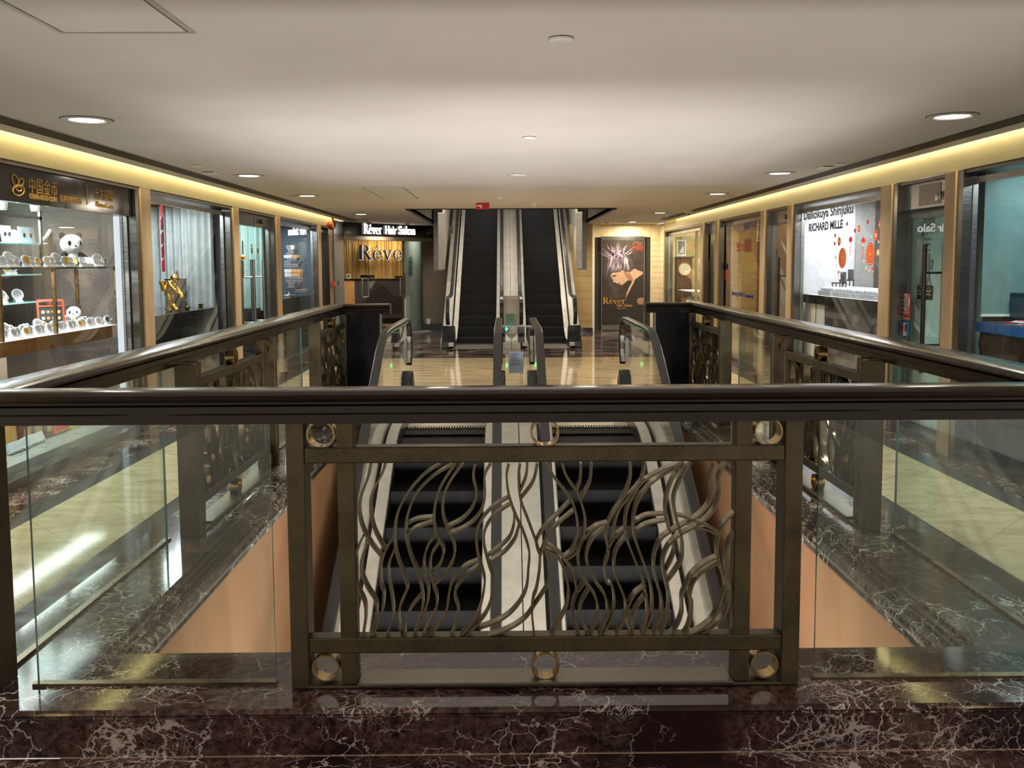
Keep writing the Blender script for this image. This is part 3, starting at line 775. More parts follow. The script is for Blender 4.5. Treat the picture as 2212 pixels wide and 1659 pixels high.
window(1,'left',3.6,8.58,.07,2.22); window(2,'left',8.93,11.50,.07,2.22); window(3,'left',14.05,16.80,.07,2.22); window(4,'left',17.13,17.98,.07,2.22)

# --- coin shop sign
sg = thing('shop_sign', (-3.50,6.2,2.05), 'black shop sign with gold CHINA GOLD COIN lettering above the coin window', 'sign')
obj('board', MB().box(-3.56,-3.497,4.2,8.58,2.05,2.315), M_BLACK, sg)
M_SG = mat('sign_gold', (206,160,84), .4)
XS = -3.497
wtext('lettering','中国金币',61,413,121,XS,26,M_SG,sg); wtext('lettering','CHINA GOLD COIN',63,427.5,122,XS,9,M_SG,sg,bold=.004)
wtext('lettering','香港授權經銷商',128,433.5,175,XS,11,M_SG,sg); wtext('lettering','元方錢幣',204,428,243,XS,20,M_SG,sg); wtext('lettering','Allround Coins',205.5,446,245,XS,12,M_SG,sg)
p0 = aX(188,442,XS); p1 = aX(188,400,XS); obj('divider', MB().box(XS,XS+.004,p0.y-.006,p0.y+.006,p0.z,p1.z), M_SG, sg)
m = MB()
def loop(cx, cy, rx, ry, rot, n=28):
    pts = []
    for k in range(n):
        a = 2*PI*k/n; u = rx*math.cos(a); v = ry*math.sin(a); pts.append(aX(cx+u*math.cos(rot)-v*math.sin(rot), cy+u*math.sin(rot)+v*math.cos(rot), XS+.004))
    return pts
for args in ((33,390,6,14,-.35),(45,394,5,9,.35),(40,411,12,11.5,0),(40,407,7,5,.6)): m.tube(loop(*args), .006, 6, close=True)
obj('emblem', m, M_SG, sg, smooth=60)

# --- coin shop interior
obj('light_profile', MB().box(-3.64,-3.60,8.50,8.54,.1,2.05), emis('pale_light_profile', (228,238,245), .7), label='tall white light profile at the end of the coin shop window', cat='light strip')
struct('trim_11', MB().box(-3.64,-3.58,8.545,8.60,.07,2.05), M_STEEL)
cn = thing('display_counter', (-3.95,6.4,0), 'long display counter with a brown glass front inside the coin shop window', 'counter')
obj('top', MB().box(-4.26,-3.66,4.0,8.57,1.00,1.04), M_PAPER, cn); obj('front_band', MB().box(-3.665,-3.645,4.0,8.57,.93,1.038), brushed('bronze_glass_band', (130,94,50), .12, .4, (1,1,30), .1), cn)
obj('cabinet', MB().box(-4.2,-4.03,4.0,7.3,.16,.99), mat('cabinet_taupe', (128,116,98), .6), cn)
for y in (6.05,6.62): obj('cabinet_seam', MB().box(-4.03,-4.024,y,y+.008,.16,.93), M_BLACKM, cn)
obj('base', MB().box(-4.2,-4.03,4.0,8.72,.06,.16), mat('cabinet_taupe', (128,116,98), .6), cn)
M_UPR = brushed('bronze_upright', (120,92,58), .3, .7, (1,1,4), .15)
us = thing('glass_shelf', (-3.85,6.4,1.57), 'long dark edged glass shelf at eye level inside the coin shop window', 'shelf')
obj('shelf_board', MB().box(-4.10,-3.66,4.6,8.66,1.568,1.584), mat('dark_shelf_edge', (50,54,52), .15), us)
for (x,y) in ((-3.68,6.62),(-3.68,7.42),(-4.06,8.62),(-3.68,8.60)): obj('support', MB().box(x-.014,x+.014,y-.014,y+.014,1.04,1.568), M_UPR, us, bevel=.003)
cb = thing('glass_cabinet', (-4.45,7.0,0), 'glass wall cabinet of teal lit shelves at the back of the coin shop', 'cabinet')
obj('cabinet_back', MB().box(-4.72,-4.70,4.0,8.5,1.04,2.15), mat('teal_grey_back', (96,104,100), .5), cb)
for z in (1.27,1.52,1.80): obj('shelf', MB().box(-4.70,-4.32,4.0,8.50,z-.012,z), mat('teal_glass_shelf', (150,212,200), .15), cb)
obj('upright', MB().box(-4.33,-4.31,8.49,8.52,1.04,2.2), M_STEEL, cb); obj('upright', MB().box(-4.33,-4.31,6.9,6.92,1.04,2.2), M_STEEL, cb)
obj('top_rail', MB().box(-4.34,-4.31,4.0,8.52,2.02,2.05), M_CHROME, cb)
M_CAP = mat('clear_capsule', (222,226,228), .1); M_COINS = brushed('silver_coin', (196,198,200), .25); M_COING = brushed('gold_coin', (214,168,84), .3)
rnd = random.Random(3)
def coin(r, gold, square=False):
    """round coin in a clear capsule on a tilted white stand, facing +x / -y"""
    t = thing('coin_capsule', (0,0,0), None, None)
    R = Matrix.Rotation(math.radians(-22), 3, 'Y')
    def place(mb, d):
        mb.v = [tuple(R @ Vector(v) + Vector((d,0,r*1.02+.012))) for v in mb.v]; return mb
    if square: obj('capsule', place(MB().box(-.004,.004,-r*.85,r*.85,-r,r), 0), M_CAP, t, bevel=.004)
    else: obj('capsule', place(MB().lathe([(r*.97,-.006),(r,-.003),(r,.003),(r*.97,.006)], (0,0,0), 22, 'x'), 0), M_CAP, t, smooth=40)
    obj('coin', place(MB().lathe([(r*.70,0),(r*.72,.003),(r*.66,.003),(r*.64,.0015)], (.006,0,0), 22, 'x'), 0), M_COING if gold else M_COINS, t, smooth=40)
    s = MB(); s.prism([(-.02,-r*.6,0),(r*.7,-r*.6,0),(r*.62,-r*.6,.012),(-.012,-r*.6,r*.7)], (0,r*1.2,0)); obj('stand', s, M_WHITE, t)
    return t
kinds = [coin(.055,False), coin(.038,False), coin(.042,True), coin(.038,False,True), coin(.034,True)]
used = set()
def put_coin(k, loc, rz, label, group):
    src = kinds[k]
    if k not in used:
        used.add(k); src.location = loc; src.rotation_euler = (0,0,rz); put(src, label, 'coin', group); return src
    return dup(src, loc, rz, label=label, cat='coin', group=group)
# eye-level shelf
for i in range(24):
    y = 6.0+2.52*(i/23.)**.9; x = -3.72-.012*(i % 3)
    put_coin([1,3,1,2,1,4][i % 6] if i % 7 else 0, (x, y, 1.584), -.5+.3*rnd.random(), 'round coin in a clear capsule standing on the eye level shelf of the coin shop', 'coins on the eye level shelf')
for i in range(9):
    put_coin([1,4,2][i % 3], (-3.90-.03*(i % 2), 6.5+i*.16, 1.584), -.5, 'coin capsule in the back row of the eye level shelf of the coin shop', 'coins in the back row of the eye level shelf')
for i in range(26):
    y = 6.35+2.25*i/25.; put_coin([1,3,1,4,1][i % 5], (-3.74-.02*(i % 2), y, 1.04), -.5+.3*rnd.random(), 'small coin in a clear capsule in the front row on the coin shop counter', 'coins in the front row on the counter')
for i in range(16):
    y = 6.5+1.9*i/15.; put_coin([0,2,1,3][i % 4], (-3.87-.03*(i % 2), y, 1.04), -.5+.3*rnd.random(), 'coin in a clear capsule in the second row on the coin shop counter', 'coins in the second row on the counter')
for zi, (z, nm) in enumerate(((1.27,'lowest'),(1.52,'middle'),(1.80,'top'))):
    for i in range((9,8,5)[zi]):
        y = 7.1+1.1*i/((9,8,5)[zi]-1.); put_coin([0,1,0,4][(i+zi) % 4], (-4.40-.04*(i % 2), y, z), -.6, 'round coin capsule on the %s teal shelf at the back of the coin shop' % nm, 'coins on the %s teal shelf' % nm)
# flat jewellery boxes on the counter
for k, (px, py) in enumerate(((12,716),(36,712),(62,707))):
    p = aZ(px, py, 1.04)
    t = thing('coin_box', (p.x,p.y,1.04), ('nearest','middle','farthest')[k]+' of the three flat dark topped boxes lying on the coin shop counter', 'box')
    obj('tray', MB().box(p.x-.06,p.x+.06,p.y-.05,p.y+.05,1.04,1.058), M_WHITE, t, bevel=.004); obj('inset', MB().box(p.x-.05,p.x+.05,p.y-.035,p.y+.035,1.058,1.061), mat('navy_velvet', (36,40,58), .9), t)
# presentation folders on the top shelf
for k, (px, w, lab) in enumerate(((14,.16,'pale blue coin folder standing at the left end of the top teal shelf'),(58,.26,'white coin folder with two gold coins standing on the top teal shelf'))):
    p = aX(px, 512, -4.42)
    t = thing('coin_folder', (p.x,p.y,1.80), lab, 'folder')
    obj('cover', MB().obox((p.x,p.y,1.80+.075), (.012,0,.004), (0,w,0), (-.02,0,.15)), mat('pale_blue_card', (206,220,232), .6), t)
    for j in (-1,1): obj('coin', MB().lathe([(.022,0),(.022,.004)], (p.x+.006,p.y+j*w*.22,1.875), 16, 'x'), M_COING if k else M_COINS, t)
p = aX(104,512,-4.38); t = thing('phone_stand', (p.x,p.y,1.80), 'white curved stand at the right end of the top teal shelf', 'stand')
m = MB(); m.tube(catmull([(p.x,p.y-.14,1.83),(p.x,p.y-.05,1.86),(p.x,p.y+.03,1.92),(p.x,p.y+.07,1.94),(p.x,p.y+.085,1.88)],5), .02, 8); obj('body', m, M_WHITE, t, smooth=50)
obj('foot', MB().lathe([(.045,0),(.045,.012)], (p.x,p.y-.10,1.80), 16), M_WHITE, t)
# pandas
M_PW = mat('white_plush', (238,236,230), .9); M_PB = mat('black_plush', (24,23,23), .9)
def panda(p, h, label, face):
    t = thing('toy_panda', p, label, 'soft toy')
    x, y, z = p; u = h; Rz = Matrix.Rotation(face, 3, 'Z')
    def P(a, b2, c): v = Rz @ Vector((a*u, b2*u, c*u)); return (x+v.x, y+v.y, z+v.z)
    m = MB(); m.sphere(P(0,0,.20), .20*u, 18, 12, (1,.9,1.05)); obj('body', m, M_PW, t, smooth=80)
    m = MB(); m.sphere(P(0,-.02,.62), .29*u, 22, 14, (1.05,1.0,.95)); m.sphere(P(.0,-.24,.54), .11*u, 14, 8, (1.2,1,.85)); obj('head', m, M_PW, t, smooth=80)
    for s in (-1,1):
        obj('ear', MB().sphere(P(s*.22,.06,.86), .09*u, 12, 8, (1,.6,1)), M_PB, t, smooth=80)
        obj('eye_patch', MB().sphere(P(s*.13,-.25,.64), .065*u, 12, 8, (.9,.55,1.2)), M_PB, t, smooth=80)
        obj('arm', MB().tube([P(s*.17,-.02,.36),P(s*.30,-.08,.26),P(s*.36,-.14,.16)], [.075*u,.08*u,.07*u], 10), M_PB, t, smooth=60)
        obj('leg', MB().tube([P(s*.10,-.06,.09),P(s*.22,-.20,.08),P(s*.27,-.28,.10)], [.09*u,.09*u,.08*u], 10), M_PB, t, smooth=60)
    obj('nose', MB().sphere(P(0,-.35,.57), .028*u, 8, 6), M_PB, t, smooth=80)
p = aY(156,562,8.35); panda((p.x,p.y,1.585), .33, 'large white panda toy sitting on the eye level shelf of the coin shop', .75)
p = aY(160,690,8.30); panda((p.x,p.y,1.04), .205, 'small panda toy sitting on the counter of the coin shop', .35)
# red framed coin board
p = aY(112,700,7.75); t = thing('coin_board', (p.x,p.y,1.04), 'red framed upright board of coins leaning on the coin shop counter', 'display board')
Rb = Matrix.Rotation(math.radians(-16), 3, 'X'); Rz = Matrix.Rotation(.55, 3, 'Z')
M_ROSE = brushed('rose_gold_coin', (226,178,150), .3)
def PB(mb): mb.v = [tuple(Rz @ (Rb @ Vector(v)) + Vector((p.x,p.y,1.045))) for v in mb.v]; return mb
f = MB()
for s in (-1,1): f.box(s*.105,s*.09,-.012,.012,0,.27)
f.box(-.105,.105,-.012,.012,.255,.27); f.box(-.105,.105,-.012,.012,.0,.015); f.box(-.09,.09,-.012,.012,.205,.216)
obj('frame', PB(f), M_ORANGE, t); obj('panel', PB(MB().box(-.09,.09,-.004,.004,.015,.205)), mat('dark_green_velvet', (46,58,56), .9), t)
for r_ in range(3):
    for c_ in range(4): obj('coin', PB(MB().lathe([(.014,-.007),(.014,-.004)], (-.06+.04*c_,0,.05+.055*r_), 14, 'y')), M_ROSE, t)
f = MB().tube([(0,.02,.25),(0,.12,.02)], .008, 6); obj('prop', PB(f), M_ORANGE, t)
# ceiling spots in the coin shop
for k, (px, py) in enumerate(((76,444),(4,440))):
    q = aX(px, py, -4.0)
    t = thing('spotlight', (q.x,q.y,2.36), 'white ceiling spotlight %s behind the coin shop sign' % ('on the right' if k == 0 else 'cut by the left edge of the view'), 'spotlight')
    obj('stem', MB().tube([(q.x,q.y,2.37),(q.x,q.y,q.z+.06)], .012, 8), M_WHITE, t); obj('head', MB().lathe([(.035,0),(.05,.10),(.046,.10),(.03,.01)], (q.x,q.y,q.z-.05), 16), M_WHITE, t, smooth=40)
# low window ledge with boxed sets
lg = obj('window_ledge', MB().box(-4.0,-3.63,3.6,8.6,.06,.13), mat('pale_grey_ledge', (176,182,178), .3), label='low pale ledge along the foot of the coin shop window', cat='ledge')
M_YEL = mat('yellow_card', (214,196,60), .6); M_MAR = mat('maroon_card', (112,34,48), .6); M_TAN2 = mat('tan_card', (206,160,84), .6)
for k, (px, py, w, h, m, lab) in enumerate(((24,960,.10,.24,M_TAN2,'upright orange yellow box at the left on the low coin shop ledge'),(55,950,.17,.22,M_MAR,'upright maroon patterned box second from the left on the low ledge'),(80,940,.10,.20,mat('olive_card',(170,160,90),.6),'upright olive box between two maroon boxes on the low ledge'),(102,935,.13,.19,mat('brown_card',(110,72,62),.6),'upright brown box right of the olive box on the low ledge'))):
    q = aX(px, py, -3.92); t = thing('gift_box', (q.x,q.y,.13), lab, 'box')
    obj('box_body', MB().box(q.x-.02,q.x+.02,q.y-w/2,q.y+w/2,.13,.13+h), m, t, bevel=.003); obj('front_label', MB().box(q.x+.02,q.x+.022,q.y-w*.3,q.y+w*.3,.13+h*.3,.13+h*.7), M_SG, t)
q = aZ(150,920,.13); t = thing('coin_box', (q.x,q.y,.13), 'flat yellow edged box at the right on the low coin shop ledge', 'box')
obj('base', MB().box(q.x-.14,q.x+.12,q.y-.22,q.y+.22,.13,.165), M_YEL, t, bevel=.004); obj('lid_panel', MB().box(q.x-.10,q.x+.08,q.y-.18,q.y+.18,.165,.168), mat('pale_blue_card', (206,220,232), .6), t)
for k, (px, py, m, lab) in enumerate(((128,936,M_ORANGE,'open orange wooden tray of capsules beside the yellow box on the low ledge'),(72,962,M_PAPER,'white tray of oval coins in the middle of the low ledge'),(40,976,mat('pale_blue_card', (206,220,232), .6),'pale blue tray of coins at the near end of the low ledge'))):
    q = aZ(px, py, .13); t = thing('coin_tray', (q.x,q.y,.13), lab, 'tray')
    obj('tray', MB().obox((q.x,q.y,.13+.05), (.03,0,.012), (0,.30,0), (-.03,0,.075)), m, t, bevel=.003)
    for i in range(3):
        for j in range(5): obj('coin', MB().sphere((q.x+.028-.018*i,q.y-.11+.055*j,.15+.026*i), .014, 10, 6, (.6,1,1)), M_COINS if k else M_COING, t, smooth=60)

# --- charm window
struct('floor_display', MB().box(LB,-3.62,8.92,11.5,.06,.065), M_BLACKM)
ct = obj('display_cabinet', MB().box(-4.5,-3.61,8.95,11.50,.07,1.07), mat('black_glossy_cabinet', (20,22,23), .1), label='black glossy display cabinet behind the charm window', cat='cabinet', bevel=.004)
def curtain(x, y0, y1, z0, z1, folds, m, label, amp=.035, axis='y'):
    pts = []; n = folds*8
    for i in range(n+1):
        u = i/n; d = amp*math.sin(2*PI*folds*u)+amp*.4*math.sin(2*PI*folds*.37*u+1)
        pts.append((x+d, y0+(y1-y0)*u) if axis == 'y' else (y0+(y1-y0)*u, x+d))
    mb = MB(); V = []
    for (a, b2) in pts: V += [(a,b2,z0),(a,b2,z1)]
    mb.add(V, [(2*i,2*i+2,2*i+3,2*i+1) for i in range(n)])
    return obj('curtain', mb, m, label=label, cat='curtain', smooth=70)
M_CURT = mat('sheer_grey_curtain', (178,180,176), .85); M_CURTT = mat('pale_teal_curtain', (190,212,208), .85)
curtain(11.58, -4.9, -3.70, .07, 2.33, 13, M_CURT, 'pleated pale grey curtain behind the charm window', .035, 'x')
def pedestal(px, py, w, d, h, lab):
    q = aZ(px, py, 1.07); t = thing('pedestal', (q.x,q.y+d/2,1.07), lab, 'pedestal')
    obj('block', MB().box(q.x-w/2,q.x+w/2,q.y,q.y+d,1.07,1.07+h), marble_levanto('brown_stone_'+lab[:6].strip(), base=(64,52,46), base2=(84,70,62), dark=(48,40,36), green=(70,62,54), vein=(140,118,98), sc=1.2, rough=.15, amount=.5), t, bevel=.004)
    obj('cap', MB().box(q.x-w/2-.006,q.x+w/2+.006,q.y-.006,q.y+d+.006,1.07+h,1.07+h+.010), M_BLACK, t); return q
q1 = pedestal(375,664,.20,.20,.345,'wider brown stone pedestal behind the gold astronaut figure'); q2 = pedestal(415,659,.135,.15,.335,'narrow brown stone pedestal right of the gold astronaut figure')
t = thing('figurine', (q1.x,q1.y+.1,1.425), 'small brown figurine on top of the wider stone pedestal', 'figurine')
obj('body', MB().lathe([(.020,0),(.024,.03),(.015,.06),(.020,.08),(.010,.10),(.002,.108)], (q1.x+.02,q1.y+.1,1.425), 12), mat('brown_carving',(110,72,52),.4), t, smooth=50); obj('base', MB().lathe([(.03,0),(.03,.004)], (q1.x+.02,q1.y+.1,1.425), 12), M_BLACK, t)
t = thing('trinket_dish', (q2.x,q2.y+.07,1.415), 'small dish of jewellery on top of the narrow stone pedestal', 'dish')
obj('dish', MB().lathe([(.03,0),(.055,.012),(.06,.03),(.052,.028),(.03,.012)], (q2.x,q2.y+.07,1.415), 18), M_CHROME, t, smooth=50); obj('jewel', MB().lathe([(.03,.0),(.022,.03),(.004,.055)], (q2.x,q2.y+.07,1.437), 8), M_COING, t)
# gold astronaut
q = aZ(371,673,1.07); u = .415
t = thing('statue', (q.x,q.y,1.07), 'polished gold astronaut figure bending forward, left in the charm window', 'statue')
def A(a, b2, c): return (q.x+a*u, q.y+b2*u, 1.07+c*u)
m = MB()
for s in (-1,1):
    m.tube(catmull([A(-.06,s*.06,.46),A(-.02,s*.08,.30),A(-.03,s*.09,.22),A(.02+.06*s,s*.09,.06),A(.08+.06*s,s*.10,.03)],4), [.075*u,.078*u,.08*u,.078*u,.075*u,.07*u,.068*u,.066*u,.064*u,.062*u,.066*u,.07*u,.07*u,.07*u,.065*u,.062*u,.05*u], 12)
    m.tube(catmull([A(.02,s*.11,.76),A(.10,s*.15,.66),A(.17,s*.14,.56),A(.24,s*.10,.48),A(.27,s*.08,.42)],3), .05*u, 10)
    m.sphere(A(.28,s*.08,.40), .05*u, 10, 8)
m.tube(catmull([A(-.06,0,.44),A(-.06,0,.56),A(-.02,0,.68),A(.05,0,.80)],4), [.12*u]*4+[.125*u]*4+[.13*u]*4+[.10*u], 14)
obj('body', m, M_GOLDM, t, smooth=60)
obj('helmet', MB().sphere(A(.11,0,.90), .115*u, 18, 12), M_GOLDM, t, smooth=80)
obj('backpack', MB().obox(A(-.20,0,.70), (.10*u,0,.03*u), (0,.26*u,0), (-.08*u,0,.28*u)), M_GOLDM, t, bevel=.012, seg=3)
obj('visor', MB().sphere(A(.16,0,.90), .085*u, 14, 10), mat('dark_gold_visor', (120,84,20), .08, 1), t, smooth=80)
for k, (px, py) in enumerate(((363,673),(405,668),(434,662),(469,657))):
    g = aZ(px, py, 1.07); t = thing('ingot', (g.x,g.y,1.07), ('gold boat shaped ingot at the feet of the astronaut figure','gold boat shaped ingot second from the left on the black cabinet','gold boat shaped ingot third from the left on the black cabinet','gold boat shaped ingot at the right below the silver chains')[k], 'ingot')
    m = MB(); m.lathe([(.012,0),(.026,.010),(.042,.034),(.036,.034),(.02,.018)], (g.x,g.y,1.07), 18); obj('boat', m, M_GOLDM, t, smooth=50); obj('dome', MB().sphere((g.x,g.y,1.092), .018, 12, 8), M_GOLDM, t, smooth=80)
# red hanging charm
g0 = aX(348,467,-3.72)
t = thing('hanging_charm', (g0.x,g0.y,1.4), 'string of four flat red wooden charms hanging in the charm window', 'hanging decoration')
for k, (x, ya, yb, w) in enumerate(((350,468,497,10),(352.5,500,528,10.5),(354,529,557,11),(356,558,587,11.5))):
    a = aX(x, ya, -3.72); b2 = aX(x, yb, -3.72); hh = (a.z-b2.z); ww = w/F_PX*a.y/2
    pr = [(-.6,0),(-1,.15),(-1,.8),(-.55,1),(.55,1),(1,.8),(1,.15),(.6,0)]
    m = MB(); m.prism([(-3.72,g0.y+s_*ww*1.25,b2.z+h_*hh) for s_, h_ in pr], (.012,0,0)); obj('charm_plate', m, mat('crimson_lacquer', (176,40,66), .35), t, bevel=.002)
for dy in (-.02,.03): obj('cord', MB().tube([(-3.715,g0.y+dy,aX(350,468,-3.72).z),(-3.715,g0.y+dy,2.30)], .004, 6), M_RED, t)
# silver chains
t = thing('hanging_chains', (-3.9,11.0,1.08), 'silver chains hanging to a small heap at the right of the charm window', 'chains')
for pts in (((455,452),(457,560),(456,652)),((461,452),(468,540),(473,575),(478,652)),((440,470),(452,560),(470,600))):
    c3 = catmull([tuple(aX(a, b2, -3.95)) for a, b2 in pts], 10); obj('chain', MB().tube(c3, .006, 6), M_CHROME, t)
for k in range(5):
    g = aX(452+7*k, 655-k, -3.95); obj('chain_heap', MB().sphere((g.x,g.y,1.085), .03, 10, 6, (1.3,1,.6)), M_CHROME, t, smooth=60)

# --- left numbered door
def door(n, side, y0, y1, header_z, film, handle_y, hz, hm, plate=None, plate_px=None, label=None):
    X = GL if side == 'left' else GR; s = -1 if X < 0 else 1
    f = MB(); f.box(X-.03,X+.03,y0,y1,header_z,2.30); f.box(X-.025,X+.025,y0,y0+.05,0.05,header_z); f.box(X-.025,X+.025,y1-.05,y1,0.05,header_z)
    D = struct('door_%d' % n, f, M_STEEL)
    g = MB(); g.quad((X,y0+.05,.06),(X,y1-.05,.06),(X,y1-.05,header_z),(X,y0+.05,header_z)); obj('door_glass', g, M_GLASS, D)
    for hy in handle_y:
        for dx in (-.085,.085):
            xx = X+dx; h = MB(); h.tube([(xx,hy,hz[0]),(xx,hy,hz[1])], .019, 14); 
            for zz in (hz[0]+(hz[1]-hz[0])*.22, hz[0]+(hz[1]-hz[0])*.78): h.tube([(X,hy,zz),(xx,hy,zz)], .010, 8)
            obj('pull_handle', h, hm, D, smooth=50)
    if plate:
        a = aX(plate_px[0], plate_px[1], X-s*.034); b2 = aX(plate_px[2], plate_px[1], X-s*.034)
        ya, yb = sorted((a.y,b2.y)); pl = MB().box(X-s*.030,X-s*.034,ya-.09,yb+.06,header_z+.02,2.26); pp = obj('number_plate', pl, mat('taupe_plate', (150,132,120), .35), D)
        mb = MB(); text_mb(mb, plate, .085, (X-s*.0345,a.y,header_z+.055), (0,-s,0), (0,0,1), .003, width=abs(b2.y-a.y), bold=.006); obj('lettering', mb, M_BLACK, pp)
    return D
d1 = door(1,'left',11.87,13.70,2.13,None,(aX(536,620,GL).y,aX(557,620,GL).y),(.55,1.67),M_CHROME,'B-10A',(554,478,568))
curtain(13.80, -4.5, -3.66, .9, 2.33, 11, M_CURTT, 'pale teal pleated curtain behind the left glass door', .03, 'x')
struct('wall_left_inner', MB().box(-4.6,-3.70,13.3,13.7,.06,.95), mat('dark_teal_cabinet', (40,48,48), .4))
t = thing('hanging_ornament', (GL+.02,aX(526,560,GL).y,1.3), 'orange persimmon ornament hanging on the left glass door', 'ornament')
pz = aX(525,556,GL+.03); obj('persimmon', MB().sphere(tuple(pz), .035, 14, 10, (1,1,.8)), mat('persimmon_orange', (226,150,36), .35), t, smooth=80)
for (ya, yb, m) in ((520,549,mat('brown_carving',(110,72,52),.4)),(563,580,mat('olive_tassel',(120,100,70),.8)),(580,600,mat('rust_tassel',(146,62,44),.8))):
    a = aX(526,ya,GL+.03); b2 = aX(526,yb,GL+.03); obj('tassel', MB().tube([(a.x,pz.y,a.z),(a.x,pz.y,b2.z)], .009, 8), m, t)
for k, px in enumerate((544,557)):
    g = aX(px, 541, GL+.02); t = thing('fish_ornament', tuple(g), ('left','right')[k]+' of the two brown wooden fish stuck on the left glass door', 'ornament')
    obj('fish_body', MB().sphere(tuple(g), .05, 14, 10, (.2,.55,1.0)), mat('rust_brown_wood', (112,62,48), .5), t, smooth=80); m = MB(); m.prism([(g.x,g.y-.01,g.z+.045),(g.x,g.y-.05*(1 if k == 0 else -1),g.z+.085),(g.x,g.y+.01,g.z+.085)], (.006,0,0)); obj('tail', m, mat('rust_brown_wood', (112,62,48), .5), t)

# --- box window
obj('display_cabinet', MB().box(-4.4,-3.61,14.07,16.78,.07,1.04), mat('dark_green_black_cabinet', (34,42,40), .2), label='dark green black display cabinet behind the window of stacked boxes', cat='cabinet', bevel=.004)
struct('wall_left_display', MB().box(-4.46,-4.42,14.0,17.0,.06,2.36), mat('steel_blue_panel', (70,90,106), .5))
bx = [(1675,790,1722,832,'grey'),(1722,790,1770,832,'white'),(1695,834,1765,871,'grey'),(1672,873,1765,900,'grey'),(1648,902,1740,934,'white'),(1740,902,1818,934,'tan'),(1682,936,1797,963,'grey'),(1655,965,1735,998,'grey'),(1735,968,1838,998,'dark'),(1652,1000,1815,1042,'grey'),(1655,1060,1740,1147,'white'),(1740,1060,1832,1147,'tan'),(1665,1150,1838,1209,'grey'),(1697,1211,1775,1272,'grey'),(1775,1211,1834,1272,'dark'),(1672,1273,1800,1300,'dark'),(1790,1290,1897,1322,'taupe')]
BM = {'grey':mat('grey_gift_box',(132,128,130),.6),'white':mat('white_gift_box',(222,214,200),.6),'tan':mat('tan_gift_box',(214,164,106),.6),'dark':mat('slate_gift_box',(84,88,94),.6),'taupe':mat('taupe_gift_box',(124,112,102),.6)}
pos = ['topmost, left half','topmost, right half','second level','third level','fourth level, left half','fourth level, right half','fifth level','sixth level, left half','sixth level, right half','seventh level','eighth level, left half','eighth level, right half','ninth level','tenth level, left half','tenth level, right half','lowest level','lying apart at its foot']
for (x0,y0,x1,y1,c_), pl in zip(bx, pos):
    K = 5.267; a = aY(300+x0/K, 380+y0/K, 15.75); b2 = aY(300+x1/K, 380+y1/K, 15.75)
    t = thing('gift_box', ((a.x+b2.x)/2,15.85,b2.z), '%s gift box in the stack behind the left window, %s' % ({'grey':'grey','white':'white','tan':'tan','dark':'slate','taupe':'taupe'}[c_], pl), 'box', 'boxes stacked in the left window')
    hgt = a.z-b2.z; obj('base', MB().box(a.x+.002,b2.x-.002,15.75,15.97,b2.z+.001,b2.z+hgt*.55), BM[c_], t, bevel=.002); obj('lid', MB().box(a.x,b2.x,15.745,15.975,b2.z+hgt*.55,a.z), BM[c_], t, bevel=.002)
t = thing('hanging_chains', (-3.9,16.2,1.05), 'white cords hanging beside the stacked boxes in the left window', 'cords')
for pts in (((651,488),(655,560),(664,628)),((656,488),(660,560),(668,628))): obj('cord', MB().tube(catmull([tuple(aX(a, b2, -3.9)) for a, b2 in pts], 8), .007, 6), M_WHITE, t)
g = aX(668,631,-3.9); obj('cord_tray', MB().lathe([(.06,0),(.075,.02),(.07,.02),(.05,.006)], (g.x,g.y,1.045), 16), M_CHROME, t)
g = aX(625,640,-3.8); t = thing('jewel_stand', (g.x,g.y,1.04), 'white lit jewel stand on the cabinet in front of the stacked boxes', 'stand'); obj('dish', MB().lathe([(.09,0),(.10,.02),(.05,.03)], (g.x,g.y,1.04), 20), M_WHITE, t, smooth=50); obj('top', MB().sphere((g.x,g.y,1.085), .028, 10, 8), M_CHROME, t, smooth=80)
# end of the left wall
struct('wall_left_end', MB().box(-3.75,-3.43,18.28,19.36,0,2.5), M_STEELH)
g = aX(716,486,-3.38); t = thing('hanging_lantern', (g.x,g.y,g.z-.1), 'red lantern with yellow tassels at the far end of the left fascia', 'lantern')
obj('shade', MB().sphere((g.x,g.y,g.z), .085, 16, 12, (1,1,1.1)), mat('red_lantern_paper', (150,36,22), .5), t, smooth=80)
for dy in (-.10,-.05,0): obj('tassel', MB().tube([(g.x+.03,g.y+dy,g.z+.16),(g.x+.06,g.y+dy,g.z-.06)], .014, 6), mat('yellow_tassel', (226,190,60), .8), t)
g = aY(720.5,613,19.35) if False else aX(719,613,-3.42); t = thing('call_point', tuple(g), 'small red fire call point on the steel end wall beside the salon', 'call point')
obj('box_body', MB().box(-3.43,-3.39,g.y-.09,g.y+.09,g.z-.055,g.z+.055), M_RED, t, bevel=.004); obj('label_plate', MB().box(-3.39,-3.387,g.y-.06,g.y+.06,g.z-.03,g.z+.01), M_WHITE, t)
g = aX(732,612,-3.42); obj('wall_switch', MB().box(-3.43,-3.415,g.y-.045,g.y+.045,g.z-.05,g.z+.05), M_STEEL, bevel=.003, label='small steel switch plate right of the red call point', cat='switch')
